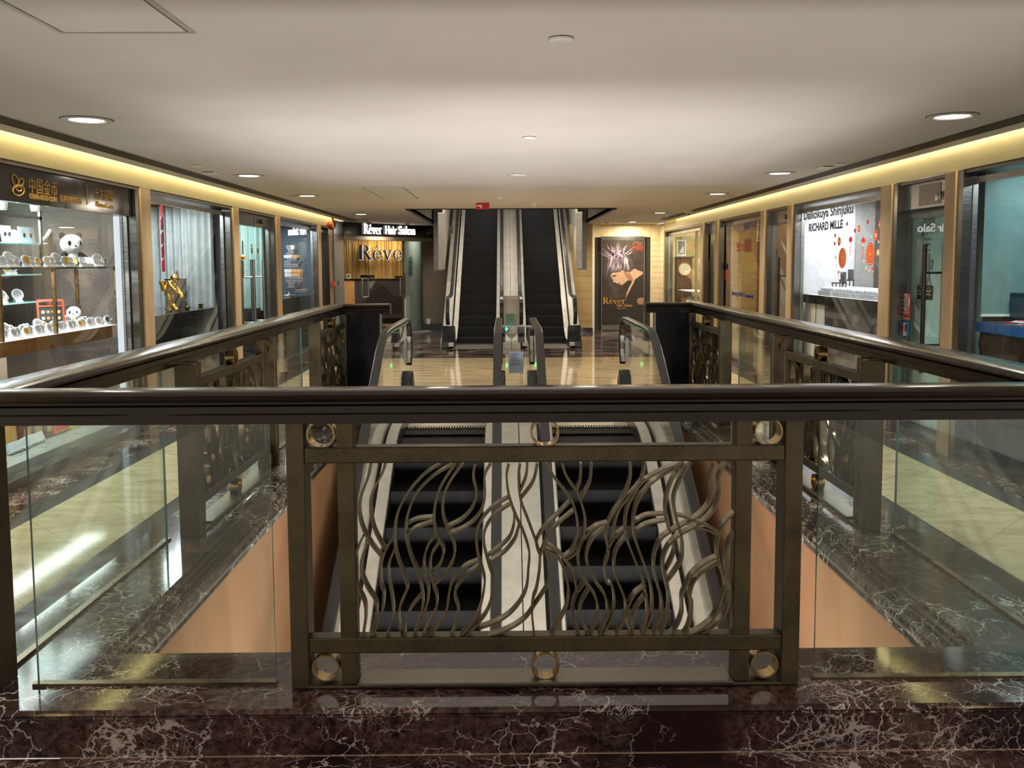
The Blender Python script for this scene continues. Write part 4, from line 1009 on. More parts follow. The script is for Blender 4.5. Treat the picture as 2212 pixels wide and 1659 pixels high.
# ---------------------------------------------------------------- right shopfronts
for a in ((7.28,7.45),(8.48,8.72),(11.42,11.60),(12.62,12.82),(15.38,15.58),(16.55,16.75)): pillar(*a, 'right')
RB = 5.5
struct('wall_right', MB().box(RB,RB+.1,2.5,20.9,0,2.7), mat('shop_dark_grey', (74,74,76), .7))
for k, (y, m) in enumerate(((2.6,mat('blue_grey_wall',(62,74,88),.6)),(7.36,mat('teal_white_wall',(150,176,176),.6)),(8.60,mat('white_shop_wall',(226,228,232),.6)),(11.50,mat('white_shop_wall',(226,228,232),.6)),(12.72,M_TRAV),(15.48,M_TRAV),(16.65,mat('olive_cream_wall',(198,188,128),.6)),(20.7,mat('olive_cream_wall',(198,188,128),.6)))):
    struct('wall_right_partition', MB().box(3.78,RB,y,y+.05,0,2.7), m)
struct('ceiling_shops_right', MB().box(3.74,RB,2.5,20.9,2.36,2.42), CEIL)
struct('floor_shops_right', MB().box(3.78,RB,2.5,20.9,0,.06), mat('shop_floor_brown', (92,78,64), .3))
b = MB()
for y0, y1 in ((2.6,7.20),(7.46,8.40),(8.73,11.32),(11.62,12.55),(12.83,15.3),(15.6,16.5),(16.76,20.6)): b.box(3.66,3.82,y0,y1,0,.07)
struct('baseboard_right', b, M_STEEL)
window(5,'right',3.2,7.19,.07,2.20); window(6,'right',8.74,11.33,.07,2.20); window(7,'right',12.83,15.30,.07,2.20); window(8,'right',16.76,20.55,.07,2.20)
# black sloping plinths before the glass of the near window
# --- near right window: blue counter, blind
c = thing('shop_counter', (4.1,5.5,0), 'blue edged dark counter behind the nearest right window', 'counter')
obj('front', MB().box(3.80,4.5,3.3,7.2,.07,1.03), mat('dark_brown_laminate', (38,33,30), .25), c)
obj('edge_band', MB().box(3.78,4.52,3.25,7.22,1.03,1.105), mat('blue_laminate', (26,98,170), .3), c); obj('glass_top', MB().box(3.79,4.5,3.3,7.2,1.105,1.112), mat('counter_glass_top', (90,110,120), .08), c)
for y in (5.6,6.45,6.85): obj('panel_seam', MB().box(3.797,3.80,y,y+.006,.07,1.03), mat('seam_grey', (96,92,88), .4), c)
bl = thing('roller_blind', (4.5,7.2,1.15), 'teal roller blind drawn down behind the nearest right window', 'blind')
obj('fabric', MB().box(3.80,5.2,7.20,7.212,1.17,2.33), mat('teal_blind_fabric', (104,138,134), .8), bl); obj('hem_bar', MB().box(3.80,5.2,7.19,7.22,1.15,1.17), M_WHITE, bl)
struct('wall_right_display', MB().box(4.62,4.68,2.65,7.18,.06,2.36), mat('navy_panel', (44,62,92), .4))
g = aX(2208,678,4.15); t = thing('card_terminal', (g.x,g.y,1.112), 'dark upright box cut by the right edge of the view on the blue counter', 'box'); obj('case', MB().box(g.x-.12,g.x+.10,g.y-.40,g.y+.06,1.112,1.34), mat('dark_slate', (40,52,64), .3), t, bevel=.006); obj('face', MB().box(g.x-.122,g.x-.12,g.y-.3,g.y+.02,1.14,1.31), mat('slate_face', (60,80,96), .3), t)
rnd = random.Random(9)
for k in range(9):
    g = aZ(2120+10*k, 698+1.4*k-(k % 3), 1.112); t = thing('price_card', (g.x+.25,g.y,1.112), 'small red and white card lying on the blue counter', 'card', 'cards on the blue counter')
    w = MB().obox((g.x+.25,g.y,1.116+.004*(k % 2)), (.10,.03,0), (-.02,.07,0), (0,0,.006)); obj('card', w, M_RED if k % 3 == 0 else M_PAPER, t); obj('fold', MB().obox((g.x+.27,g.y+.01,1.124), (.05,.015,.01), (-.01,.04,0), (0,0,.003)), mat('pink_card',(230,150,150),.6), t)
# --- numbered door with the two characters
d2 = door(2,'right',7.46,8.44,2.06,None,(aX(2016,640,GR).y,),(.62,1.74),brushed('dark_steel_tube',(92,84,78),.3),'B-113A',(2021,415,1992))
rb = thing('roller_blind', (3.86,7.9,.1), 'pale turquoise blind with two brush characters behind the numbered glass door', 'blind')
obj('fabric', MB().box(3.80,3.808,7.50,8.46,.1,1.98), mat('turquoise_film', (176,222,224), .7), rb); obj('roller', MB().tube([(3.82,7.5,2.02),(3.82,8.46,2.02)], .045, 14), mat('blind_roller', (188,200,194), .5), rb, smooth=50)
mb = MB(); a = aX(1991,524,3.795); b2 = aX(2021,524,3.795)
text_mb(mb, '智', .33, (3.798,max(a.y,b2.y)+.03,1.72), (0,-1,0), (0,0,1), .003, width=.24, shear=.1, bold=.006); obj('lettering', mb, mat('grey_brush_lettering',(120,146,142),.6), rb); mb = MB(); text_mb(mb, '欣', .33, (3.798,max(a.y,b2.y)+.03,1.38), (0,-1,0), (0,0,1), .003, width=.24, shear=.1, bold=.006)
obj('lettering', mb, mat('grey_brush_lettering', (120,146,142), .6), rb)
def sticker(px0, py0, px1, py1, X, lab, m, extra=None, cat='sticker'):
    a = aX(px0, py0, X); b2 = aX(px1, py1, X); y0, y1 = sorted((a.y,b2.y)); z0, z1 = sorted((a.z,b2.z))
    t = thing('sticker', (X,(y0+y1)/2,z0), lab, cat); s = 1 if X < 0 else -1
    obj('sheet', MB().box(X,X+s*.002,y0,y1,z0,z1), m, t)
    if extra: extra(t, y0, y1, z0, z1, X+s*.0022, s)
    return t
def ex_red(t, y0, y1, z0, z1, X, s):
    m = MB(); cy, cz = (y0+y1)/2, z0+(z1-z0)*.62; r = (y1-y0)*.36
    for (a, c_) in ((0,0),(.55,0),(-.55,0),(0,.55),(0,-.55),(.5,.5),(-.5,.5),(.5,-.5),(-.5,-.5)): m.ring((X,cy+a*r,cz+c_*r), r*.42, r*.26, .001, 'x', 16)
    m.ring((X,cy,cz), r*1.2, r*1.02, .001, 'x', 24); obj('knot_mark', m, M_WHITE, t)
    m = MB()
    for k in range(3): m.box(X,X+s*.001,y0+(y1-y0)*.15,y0+(y1-y0)*(.85-.1*k),z0+(z1-z0)*(.08+.07*k),z0+(z1-z0)*(.11+.07*k))
    obj('printing', m, M_WHITE, t)
def ex_blue(t, y0, y1, z0, z1, X, s):
    cy = (y0+y1)/2; h = z1-z0; m = MB(); m.prism([(X,cy-.035,z0+h*.30),(X,cy,z0+h*.24),(X,cy+.035,z0+h*.30),(X,cy+.035,z0+h*.62),(X,cy,z0+h*.70),(X,cy-.035,z0+h*.62)], (s*.001,0,0)); obj('crest', m, M_RED, t)
    m = MB(); text_mb(m, 'Z', .09, (X+s*.0012,cy+.022,z0+h*.34), (0,-1,0), (0,0,1), .001, width=.04, bold=.01); text_mb(m, '2024', .06, (X,cy+.045,z0+h*.06), (0,-1,0), (0,0,1), .001, width=.09, bold=.004); m.box(X,X+s*.001,y0+.02,y1-.02,z0+h*.84,z0+h*.88); obj('printing', m, M_WHITE, t)
sticker(1949,633,1966,683,GR-.006,'tall red sticker with a white knot mark on the steel beside the numbered door',mat('sticker_red',(200,36,44),.45),ex_red)
sticker(1948,684,1965,691,GR-.006,'narrow orange strip sticker between the red and the blue sticker',mat('sticker_orange',(226,130,60),.45))
sticker(1946,692,1963,728,GR-.006,'blue sticker with a red crest below the red sticker',mat('sticker_blue',(40,96,170),.45),ex_blue)
def ex_c(t, y0, y1, z0, z1, X, s):
    m = MB(); cy = (y0+y1)/2; m.ring((X,cy,z0+(z1-z0)*.66), .028, .022, .001, 'x', 20); 
    for k in range(2): m.box(X,X+s*.001,y0+.02,y1-.02,z0+.04+.03*k,z0+.05+.03*k)
    obj('printing', m, mat('pale_grey_print', (170,176,176), .5), t)
sticker(1982,616,1997,647,3.797,'left of the two black notices below the characters on the numbered door',M_BLACKM,ex_c,'notice'); sticker(1999,616,2014,648,3.797,'right of the two black notices below the characters on the numbered door',M_BLACKM,ex_c,'notice')
# --- watch shop window
W = mat('white_shop_wall',(226,228,232),.6)
struct('wall_right_grey', MB().box(4.43,4.66,11.44,11.49,.06,2.36), mat('pale_grey_panel',(172,172,168),.6)); struct('wall_right_dark', MB().box(4.66,5.5,11.43,11.49,.06,2.36), striped('dark_slatted_wall', [(56,58,62),(120,110,104),(40,42,46)], (9,1,40), 1.2, .5))
sh = thing('display_shelf', (3.95,10.0,0), 'white display shelf with a black edge above the stone base in the watch window', 'shelf')
obj('board', MB().box(3.76,4.40,8.75,11.40,1.16,1.19), M_WHITE, sh); obj('edge_band', MB().box(3.745,3.765,8.75,11.40,1.09,1.192), M_BLACK, sh)
def stone_tiles():
    t = NT('stone_mosaic_tiles'); v = t.coords((1,1,1)); sx = t.node('SeparateXYZ'); t.link(v, sx.inputs[0]); cx = t.node('CombineXYZ'); t.link(sx.outputs[1], cx.inputs[0]); t.link(sx.outputs[2], cx.inputs[1])
    br = t.node('TexBrick'); br.inputs['Scale'].default_value = 1.0; br.inputs['Brick Width'].default_value = .17; br.inputs['Row Height'].default_value = .085; br.inputs['Mortar Size'].default_value = .003
    br.inputs['Color1'].default_value = S(66,64,62); br.inputs['Color2'].default_value = S(150,146,140); br.inputs['Mortar'].default_value = S(40,38,36); br.inputs['Bias'].default_value = -.45; t.link(cx.outputs[0], br.inputs['Vector'])
    n = t.noise(v, 40, 4); col = t.mix(.35, br.outputs['Color'], n.outputs['Color'], 'OVERLAY'); return t.pbr(col, .5, 0, .4)
obj('stone_base', MB().box(3.80,4.3,8.75,10.72,.07,1.09), stone_tiles(), sh); obj('white_base', MB().box(3.79,4.3,10.72,11.40,.07,1.09), M_WHITE, sh); obj('base_joint', MB().box(3.787,3.79,11.0,11.012,.07,1.09), M_BLACKM, sh)
M_TRAY = mat('silver_grey_tray',(150,156,166),.4); M_PIL = mat('pale_watch_pillow',(196,204,212),.5)
for k, (px0, px1, py, lab) in enumerate(((1770,1797,648,'left'),(1801,1838,650,'middle'),(1843,1890,653,'right'))):
    a = aX(px0, py, 3.85); b2 = aX(px1, py, 3.85); y0, y1 = sorted((a.y,b2.y))
    for row in range(2):
        t = thing('watch_tray', (3.90+.22*row,(y0+y1)/2,1.19), 'silver grey tray of watch pillows on the white shelf, %s one of the %s row' % (lab, ('front','back')[row]), 'tray')
        x0 = 3.83+.23*row; obj('tray', MB().box(x0,x0+.20,y0,y1,1.19,1.245), M_TRAY, t, bevel=.005)
        n = 5
        for j in range(n):
            yc = y0+(y1-y0)*(j+.5)/n; obj('pillow', MB().sphere((x0+.10,yc,1.255), .055, 12, 8, (1.5,(y1-y0)/n/.115,.75), Matrix.Rotation(.25,3,'Y')), M_PIL, t, smooth=80)
for k, (px, lab) in enumerate(((1812,'left'),(1828,'right'))):
    g = aY(px, 640, 10.95+.2*k); t = thing('stool', (g.x,g.y,1.19), '%s of the two dark little display stools behind the watch trays' % lab, 'stand')
    zz = 1.19; obj('seat', MB().box(g.x-.07,g.x+.07,g.y-.07,g.y+.07,zz+.14+.03*k,zz+.155+.03*k), M_BLACKM, t); obj('back', MB().box(g.x+.04,g.x+.06,g.y-.07,g.y+.07,zz+.15+.03*k,zz+.28+.03*k), mat('slate_gift_box', (84,88,94), .6), t)
    for a_ in (-1,1):
        for b_ in (-1,1): obj('leg', MB().box(g.x+a_*.06-.005,g.x+a_*.06+.005,g.y+b_*.06-.005,g.y+b_*.06+.005,zz,zz+.14+.03*k), M_BLACKM, t)
XD = GR-.003
wl = thing('window_lettering', (XD,10.6,1.9), 'grey and navy shop lettering on the glass of the watch window', 'lettering')
wtext('lettering','Daikokuya Shinjuku',1736,475,1842,XD,19,mat('grey_vinyl',(136,148,150),.6),wl,.0015,bold=.004); wtext('lettering','RICHARD MILLE',1747,500,1820,XD,17,mat('navy_vinyl',(32,36,66),.6),wl,.0015,bold=.004)
K = 5.267
def dpx(x, y): return 1580+x/K, 380+y/K
M_DR = mat('decal_red',(222,52,40),.5); M_DG = mat('decal_gold',(224,170,84),.5); M_DC = mat('decal_cream',(236,214,176),.5)
def disc(mb, x, y, r, dX=0):
    p = aX(*dpx(x,y), XD); rr = r/K/F_PX*p.y; mb.lathe([(rr,-.0004),(rr,.0004)], (XD-dX,p.y,p.z), 22, 'x')
def hoop(mb, x, y, r0, r1, dX):
    p = aX(*dpx(x,y), XD); k = 1/K/F_PX*p.y; mb.ring((XD-dX,p.y,p.z), r0*k, r1*k, .0006, 'x', 26)
MED = 'red and gold medallion decal on the watch window, '
for (x, y, r, lab) in ((1262,935,118,'large, left, above the small fan'),(1580,888,130,'large, right, below the red fans'),(1226,745,50,'small, upper left under the red dots'),(1450,600,40,'small, above the right red fan'),(1642,675,62,'medium, upper right'),(1690,555,50,'small, highest at the right edge')):
    p = aX(*dpx(x,y), XD); t = thing('decal', (XD,p.y,p.z), MED+lab, 'decal'); m = MB(); disc(m, x, y, r); obj('disc', m, M_DR, t)
    m = MB(); hoop(m, x, y, r*.9, r*.8, .001)
    if r > 100:
        hoop(m, x, y, r*.62, r*.55, .001); hoop(m, x, y, r*.40, r*.33, .001)
    obj('gold_rings', m, M_DG, t); m = MB(); disc(m, x, y, r*.45 if r < 100 else r*.18, .0012); obj('centre', m, M_DC if r < 100 else M_DG, t)
def fan(x, y, r, lab, h=True):
    p = aX(*dpx(x,y), XD); t = thing('decal', (XD,p.y,p.z), 'red folding fan decal on the watch window, '+lab, 'decal'); k = 1/K/F_PX*p.y; pts = []
    for i in range(13):
        a = math.radians(35+110*i/12.); pts.append((XD,p.y-r*k*math.cos(a)*.9,p.z+r*k*(math.sin(a)-.45)*1.15))
    for i in range(7):
        a = math.radians(145-110*i/6.); pts.append((XD,p.y-r*.38*k*math.cos(a)*.9,p.z+r*k*(.38*math.sin(a)-.45)*1.15))
    obj('leaf', MB().prism(pts, (-.0008,0,0)), M_DR, t); m = MB(); q_ = [(XD,p.y-r*.38*k*math.cos(math.radians(40+100*i/6.))*.9,p.z+r*k*(.38*math.sin(math.radians(40+100*i/6.))-.45)*1.15) for i in range(7)]+[(XD,p.y,p.z-r*k*.62)]; m.prism(q_, (-.0008,0,0)); obj('handle', m, M_DC, t)
    m = MB(); m.box(XD-.0008,XD,p.y-.006*r/75,p.y+.006*r/75,p.z-r*k*2.2,p.z-r*k*.7); obj('tassel', m, M_DR, t)
fan(1356,740,78,'large, left of the pair'); fan(1500,750,82,'large, right of the pair'); fan(1220,1100,34,'small, lower left'); fan(1612,1065,44,'small, lower right')
for (x, y, r, lab) in ((1317,545,24,'highest on the left'),(1180,678,24,'upper one at the far left'),(1175,770,24,'lower one at the far left'),(1405,622,28,'beside the small medallion in the middle'),(1552,525,28,'highest near the right')):
    p = aX(*dpx(x,y), XD); m = MB(); disc(m, x, y, r); obj('decal', m, mat('decal_crimson',(214,40,56),.5), label='plain red dot decal on the watch window, '+lab, cat='decal')
m = MB()
for (x, y, r) in ((1385,855,16),(1328,945,12),(1197,1015,14),(1187,925,22),(1505,970,20),(1530,1050,16),(1566,1075,18),(1672,750,18),(1668,870,36),(1590,690,14),(1506,600,12),(1620,470,14),(1258,1110,12)): 
    p = aX(*dpx(x,y), XD); mm = MB(); disc(mm, x, y, r); obj('decal', mm, M_DC, label='pale gold blossom decal on the watch window', cat='decal', group='gold blossom decals')
# --- brown marble door
d3 = door(3,'right',11.62,12.56,2.10,None,(aX(1694,640,GR).y,),(.55,1.66),mat('dark_tube',(58,50,42),.25),'B-113B',(1696,463,1684))
vl = thing('window_lettering', (3.84,12.65,.8), 'vertical green grey characters behind the brown glass door', 'lettering')
mb = MB()
for k, (ch, py) in enumerate((('黑',566),('居',611),('抹',660),('方',692))):
    a = aY(1668,py,12.66); text_mb(mb, ch, .22, tuple(a), (1,0,0), (0,0,1), .003, width=.085)
obj('lettering', mb, mat('green_grey_lettering',(92,100,84),.5), vl); obj('board', MB().box(3.74,4.00,12.665,12.69,.1,2.1), wood_veneer('brown_marble_board',(150,118,84),(182,150,110),(2,2,.6),.3,1.5), vl)
# --- jeweller window with its lettering
struct('wall_right_jewel', MB().box(4.3,4.35,12.75,15.5,.06,2.36), wood_veneer('painted_brown_reflection',(96,80,52),(142,122,84),(1.2,1.2,.8),.25,1.5))  # brown reflection in the jeweller glass painted on as the wall colour
pp = thing('paper_roll', (3.8,14.9,.06), 'tall cream ruled paper banner at the left of the jeweller window', 'banner')
a = aX(1582,600,3.80); b2 = aX(1600,600,3.80); y0, y1 = sorted((a.y,b2.y)); obj('sheet', MB().box(3.80,3.806,y0,y1,.062,1.92), mat('cream_paper',(206,190,150),.7), pp)
m = MB()
for k in range(10): m.box(3.798,3.80,y0+.03,y1-.03,.5+.12*k,.506+.12*k)
obj('ruled_lines', m, mat('brown_ink',(90,74,52),.7), pp)
wl = thing('window_lettering', (GR-.003,14.0,1.0), 'violet and orange shop lettering on the jeweller window', 'lettering'); M_VIO = mat('violet_vinyl',(92,84,140),.5)
wtext('lettering','Peggy',1585,500,1603,GR-.003,13,mat('pale_violet_vinyl',(150,140,160),.5),wl,.0015); wtext('lettering','JAIMY',1607,496,1624,GR-.003,15,M_VIO,wl,.0015,bold=.01); wtext('lettering','Diamonds',1625,491,1641,GR-.003,6,M_VIO,wl,.0015); wtext('lettering','50%',1591,543,1610,GR-.003,17,mat('rust_vinyl',(190,92,60),.5),wl,.0015,bold=.006)
wtext('lettering','Peggy JAIMY',1581,637,1608,GR-.003,8,mat('indigo_vinyl',(60,62,130),.5),wl,.0015,bold=.005); wtext('lettering','Diamonds Ltd',1609,641,1628,GR-.003,6,mat('indigo_vinyl',(60,62,130),.5),wl,.0015,bold=.01)
a = aX(1612,545,GR-.004); b2 = aX(1620,520,GR-.004); obj('poster', MB().box(GR-.005,GR-.004,min(a.y,b2.y)-.1,max(a.y,b2.y)+.1,min(a.z,b2.z),max(a.z,b2.z)+.03), mat('rust_poster',(150,86,58),.6), label='small rust red poster on the jeweller window beside the orange discount', cat='poster')
t = thing('bead_string', (GR-.01,12.95,1.6), 'string of pale beads hanging at the right of the jeweller window', 'ornament')
for k in range(9): p = aX(1638-.3*k, 480+5*k, GR-.02); obj('bead', MB().sphere(tuple(p), .014, 8, 6), M_PAPER, t, smooth=80)
for k, (x0, y0, x1, y1, m, lab) in enumerate(((1550,569,1561,582,M_BLACKM,'left of the two black notices on the steel beside the jeweller window'),(1563,569,1573,582,M_BLACKM,'right of the two black notices beside the jeweller window'),(1551,587,1555,597,M_DC,'small cream notice below the black notices'),(1566,584,1570,604,M_ORANGE,'narrow orange notice below the black notices'),(1558,614,1565,634,mat('red_white_notice',(196,120,120),.6),'red and white notice lowest beside the jeweller window'))):
    sticker(x0,y0,x1,y1,GR-.004,lab,m,None,'notice')
# --- far right door and clock shop
d4 = door(4,'right',15.58,16.50,2.10,None,(aX(1541,620,GR).y,),(.5,1.65),M_BLACKM,'B-115',(1543,492,1538))
curtain(16.55, 3.80, 4.15, .1, 2.0, 4, mat('cream_drape',(176,160,128),.8), 'cream drape bunched behind the far right glass door', .03, 'x')
struct('wall_right_clock', MB().box(3.78,3.95,20.62,20.69,.06,2.36), mat('olive_yellow_wall',(190,176,96),.6))
t = thing('picture', (4.03,20.6,1.6), 'white framed picture on the olive wall of the clock shop', 'picture')
a = aY(1462,518,20.6); b2 = aY(1482,554,20.6); y0, y1 = sorted((a.x,b2.x)); z0, z1 = sorted((a.z,b2.z))
obj('frame', MB().box(y0,y1,20.6,20.64,z0,z1), M_WHITE, t); obj('image', MB().box(y0+.03,y1-.03,20.595,20.6,z0+.06,z1-.03), mat('grey_photo',(120,130,128),.5), t)
obj('motif', MB().prism([(y0+.05,20.593,z0+.08),(y1-.05,20.593,z0+.08),(y1-.06,20.593,z0+.24),(y0+.09,20.593,z0+.16)], (0,-.002,0)), M_PAPER, t)
t = thing('clock', (4.2,20.4,0), 'tall brown longcase clock with a large round dial in the clock shop', 'clock')
g = aY(1479,581,20.35); obj('case', MB().box(g.x-.17,g.x+.17,20.36,20.58,.06,1.70), mat('brown_wood_case',(96,68,44),.35), t, bevel=.01); obj('cornice', MB().box(g.x-.21,g.x+.21,20.33,20.59,1.70,1.74), mat('brown_wood_case',(96,68,44),.35), t, bevel=.01)
obj('dial_ring', MB().ring((g.x,20.35,g.z), .16, .135, .03, 'y', 36), M_GOLDM, t, smooth=40); obj('dial', MB().lathe([(.136,0),(.136,.008)], (g.x,20.345,g.z), 36, 'y'), mat('ivory_dial',(214,206,186),.5), t)
t = thing('glass_shelf', (4.0,18.6,.8), 'low glass shelf with white ornaments in the clock shop window', 'shelf')
for z in (.72,1.0): obj('shelf_board', MB().box(3.85,4.25,18.6,20.2,z-.015,z), M_WHITE, t)
for k in range(4): g = (4.0,18.8+.28*k,.72); t = thing('ornament', g, 'small white ornament on the low glass shelf of the clock shop', 'ornament', 'ornaments in the clock shop'); obj('body', MB().lathe([(.06,0),(.075,.04),(.03,.09),(.045,.13),(.004,.17)], g, 14), M_WHITE, t, smooth=50); obj('foot', MB().lathe([(.07,-.0),(.07,.012)], g, 14), M_CHROME, t)
d5 = struct('window_9', MB().box(GR-.02,GR+.02,17.55,17.62,.07,2.2), M_STONE)
t = thing('hanging_sign', (3.9,17.2,1.9), 'white paper tags and a yellow strip hanging inside the clock shop door', 'tags')
obj('tag', MB().box(3.86,3.865,16.95,17.25,1.98,2.13), M_PAPER, t); obj('strip', MB().box(3.86,3.865,16.82,16.88,1.2,1.98), mat('yellow_strip',(222,196,90),.6), t)
struct('wall_right_steel', MB().box(3.62,3.80,20.55,20.72,0,2.31), M_STEELH)
# ---------------------------------------------------------------- far end: right poster door, travertine pier, salon
YW = 21.35
M_BOARD = mat('cream_board',(222,204,168),.55)
def boards(x0, x1, y, z0, z1, step, d=.02):
    m = MB(); z = z0
    while z < z1-.001: m.box(x0,x1,y,y+.05,z,min(z1,z+step)-.006); z += step
    m.box(x0,x1,y+.01,y+.06,z0,z1); return m
struct('wall_back_right', boards(2.05,3.68,YW+.02,2.20,2.5,.15), M_CREAMW); struct('wall_back_right', boards(3.42,3.68,YW,0,2.2,.125), M_CREAMW)
m = MB(); z = 0
while z < 2.5: m.box(3.64,3.69,20.72,YW,z,z+.119); z += .125
m.box(3.65,3.70,20.72,YW,0,2.5); struct('wall_side_right', m, M_CREAMW)
struct('trim_12', MB().box(2.02,2.10,YW-.06,YW+.02,0,2.5), M_WHITE)
struct('wall_back_dark', MB().box(2.10,3.42,YW+.02,YW+.08,0,2.2), mat('charcoal_panel',(46,44,42),.5))
pd = thing('poster_door', (2.8,YW,0), 'charcoal door carrying the hair salon poster right of the upper escalators', 'door')
x0 = aY(1299,600,YW).x; x1 = aY(1391,600,YW).x; z1 = aY(1340,520,YW).z; z0 = aY(1340,700,YW).z
obj('door_leaf', MB().box(x0,x1,YW-.03,YW+.012,.0,z1+.10), mat('charcoal_door',(52,48,44),.45), pd); obj('head_plate', MB().box(x0,x1,YW-.036,YW-.03,z1+.01,z1+.10), M_STEEL, pd); obj('kick_plate', MB().box(x0,x1,YW-.036,YW-.03,.02,.14), M_STEEL, pd)
for x in (x0,x1): obj('edge_strip', MB().box(x-.01,x+.01,YW-.04,YW+.015,.0,z1+.1), M_STEEL, pd)
# poster: flat picture of a person in profile
PO = thing('poster', (2.8,YW-.04,z0), 'hair poster of a person in profile with spiky silver lilac hair and gold salon lettering', 'poster')
YP_ = YW-.0365
def PQ(pts, dy): return [aY(1240+x/5.267, 420+y/5.267, YP_-dy) for x, y in pts]
def flat(name, pts, m, dy): return obj(name, MB().prism([tuple(p) for p in PQ(pts, dy)], (0,.0006,0)), m, PO)
t_ = NT('poster_ground'); v_ = t_.coords(); n_ = t_.noise(v_, 3.5, 5, .6); c_ = t_.ramp(n_.outputs['Fac'], [(.35, S(50,43,38)), (.6, S(74,62,54)), (.75, S(98,86,74))]); PG = t_.pbr(c_, .45, 0, .4)
flat('ground', [(318,530),(800,530),(795,1480),(305,1480)], PG, 0); flat('lower_ground', [(312,1180),(797,1180),(795,1480),(305,1480)], mat('poster_dark',(44,40,36),.45), .0008)
flat('skin', [(415,920),(425,945),(440,965),(447,1000),(470,1000),(480,1010),(505,1015),(520,1022),(545,1033),(575,1010),(600,985),(625,975),(650,975),(668,1000),(700,960),(785,905),(780,880),(720,860),(690,840),(640,880),(560,860),(460,860)], mat('poster_skin',(206,164,134),.5), .0016)
flat('skin_shade', [(560,870),(600,890),(640,900),(670,960),(660,985),(625,975),(600,950),(580,920)], mat('poster_skin_dark',(164,118,92),.5), .0022)
flat('brow', [(425,935),(445,920),(485,918),(478,932),(447,936)], mat('poster_brow',(58,42,36),.5), .0024); flat('lip', [(500,1008),(515,1000),(528,1012),(520,1020)], mat('poster_lip',(176,104,92),.5), .0024)
flat('jacket', [(795,905),(740,940),(700,985),(660,1060),(610,1140),(580,1230),(600,1250),(720,1270),(797,1270)], mat('poster_jacket',(48,38,36),.5), .0020)
flat('lapel', [(665,985),(690,985),(650,1060),(600,1160),(590,1200),(596,1130),(630,1050)], mat('poster_skin',(206,164,134),.5), .0026); flat('hand', [(720,1190),(760,1170),(795,1180),(795,1250),(745,1255),(718,1230)], mat('poster_skin_dark',(164,118,92),.5), .0026)
hair = [(640,885),(665,860),(685,820),(665,760),(640,710),(600,680),(570,655),(540,650),(500,655),(450,680),(400,720),(365,780),(350,830),(335,875),(345,990),(360,900),(380,860),(385,960),(400,1010),(440,1090),(470,1110),(450,1040),(420,970),(405,920),(420,880),(460,890),(520,880),(560,855),(580,880),(640,885)][:-1]
flat('hair', hair, mat('poster_hair_dark',(74,64,66),.5), .0030)
hm = [mat('poster_hair_silver',(204,196,200),.5), mat('poster_hair_lilac',(160,140,166),.5), mat('poster_hair_mid',(116,100,112),.5)]
rnd = random.Random(5); sil = [MB(),MB(),MB()]
def spike(a, b2, w, k, dy):
    a = Vector((a[0],a[1],0)); b2 = Vector((b2[0],b2[1],0)); d = (b2-a).normalized(); n = Vector((-d.y,d.x,0))*w
    sil[k].prism([tuple(p) for p in PQ([(a.x+n.x,a.y+n.y),(b2.x,b2.y),(a.x-n.x,a.y-n.y)], dy)], (0,.0005,0))
for i in range(46):
    a = math.radians(188+150*rnd.random()); L = 120+70*rnd.random(); cx, cy = 505+rnd.uniform(-60,60), 715+rnd.uniform(-20,40); spike((cx,cy), (cx+L*math.cos(a)*1.1, cy+L*math.sin(a)), 9, rnd.choice((0,1,1,2)), .0034+.0002*(i % 5))
for i in range(40):
    u = rnd.random(); s0 = (430+150*u+rnd.uniform(-30,30), 690+60*rnd.random()); e0 = (350+u*290+rnd.uniform(-20,20), 860+40*rnd.random()+(90 if u < .12 else 0)); spike(s0, e0, 10, rnd.choice((0,0,1,2)), .0036+.0002*(i % 5))
for k in range(3): obj('hair_streaks', sil[k], hm[k], PO)

# serif letters drawn by hand: pieces are polygons in a unit em box, y up
def arc(cx, cy, rx, ry, a0, a1, n=14): return [(cx+rx*math.cos(math.radians(a0+(a1-a0)*i/n)), cy+ry*math.sin(math.radians(a0+(a1-a0)*i/n))) for i in range(n+1)]
def bowl(cx, cy, rx, ry, a0, a1, tk, tn):
    """thick-and-thin curved stroke: thickness tk at 0 and 180 degrees, tn at top and bottom"""
    o = arc(cx, cy, rx, ry, a0, a1, 20); i = arc(cx, cy, rx-tk, ry-tn, a1, a0, 20); return list(zip(o, reversed(i)))
def strip(pairs): return [[pairs[i][0],pairs[i+1][0],pairs[i+1][1],pairs[i][1]] for i in range(len(pairs)-1)]
GLY = {}
GLY['R'] = (.66, [[(.0,0),(.27,0),(.27,.018),(.195,.035),(.195,.665),(.27,.682),(.27,.70),(.0,.70),(.0,.682),(.075,.665),(.075,.035),(.0,.018)]] + strip(bowl(.27,.525,.24,.175,92,-92,.115,.030)) + [[(.19,.70),(.28,.70),(.28,.67),(.19,.67)],[(.19,.38),(.28,.38),(.28,.35),(.19,.35)],[(.27,.37),(.40,.37),(.60,.06),(.66,.02),(.66,0),(.50,0)]])
GLY['e'] = (.46, strip(bowl(.235,.225,.215,.235,0,318,.09,.026)) + [[(.06,.235),(.45,.235),(.45,.262),(.06,.262)]])
GLY['v'] = (.47, [[(.0,.45),(.0,.432),(.045,.42),(.21,-.01),(.25,-.01),(.27,.06),(.155,.42),(.205,.432),(.205,.45)],[(.235,.05),(.36,.41),(.315,.432),(.315,.45),(.47,.45),(.47,.432),(.425,.415),(.26,-.01),(.235,-.01)]])
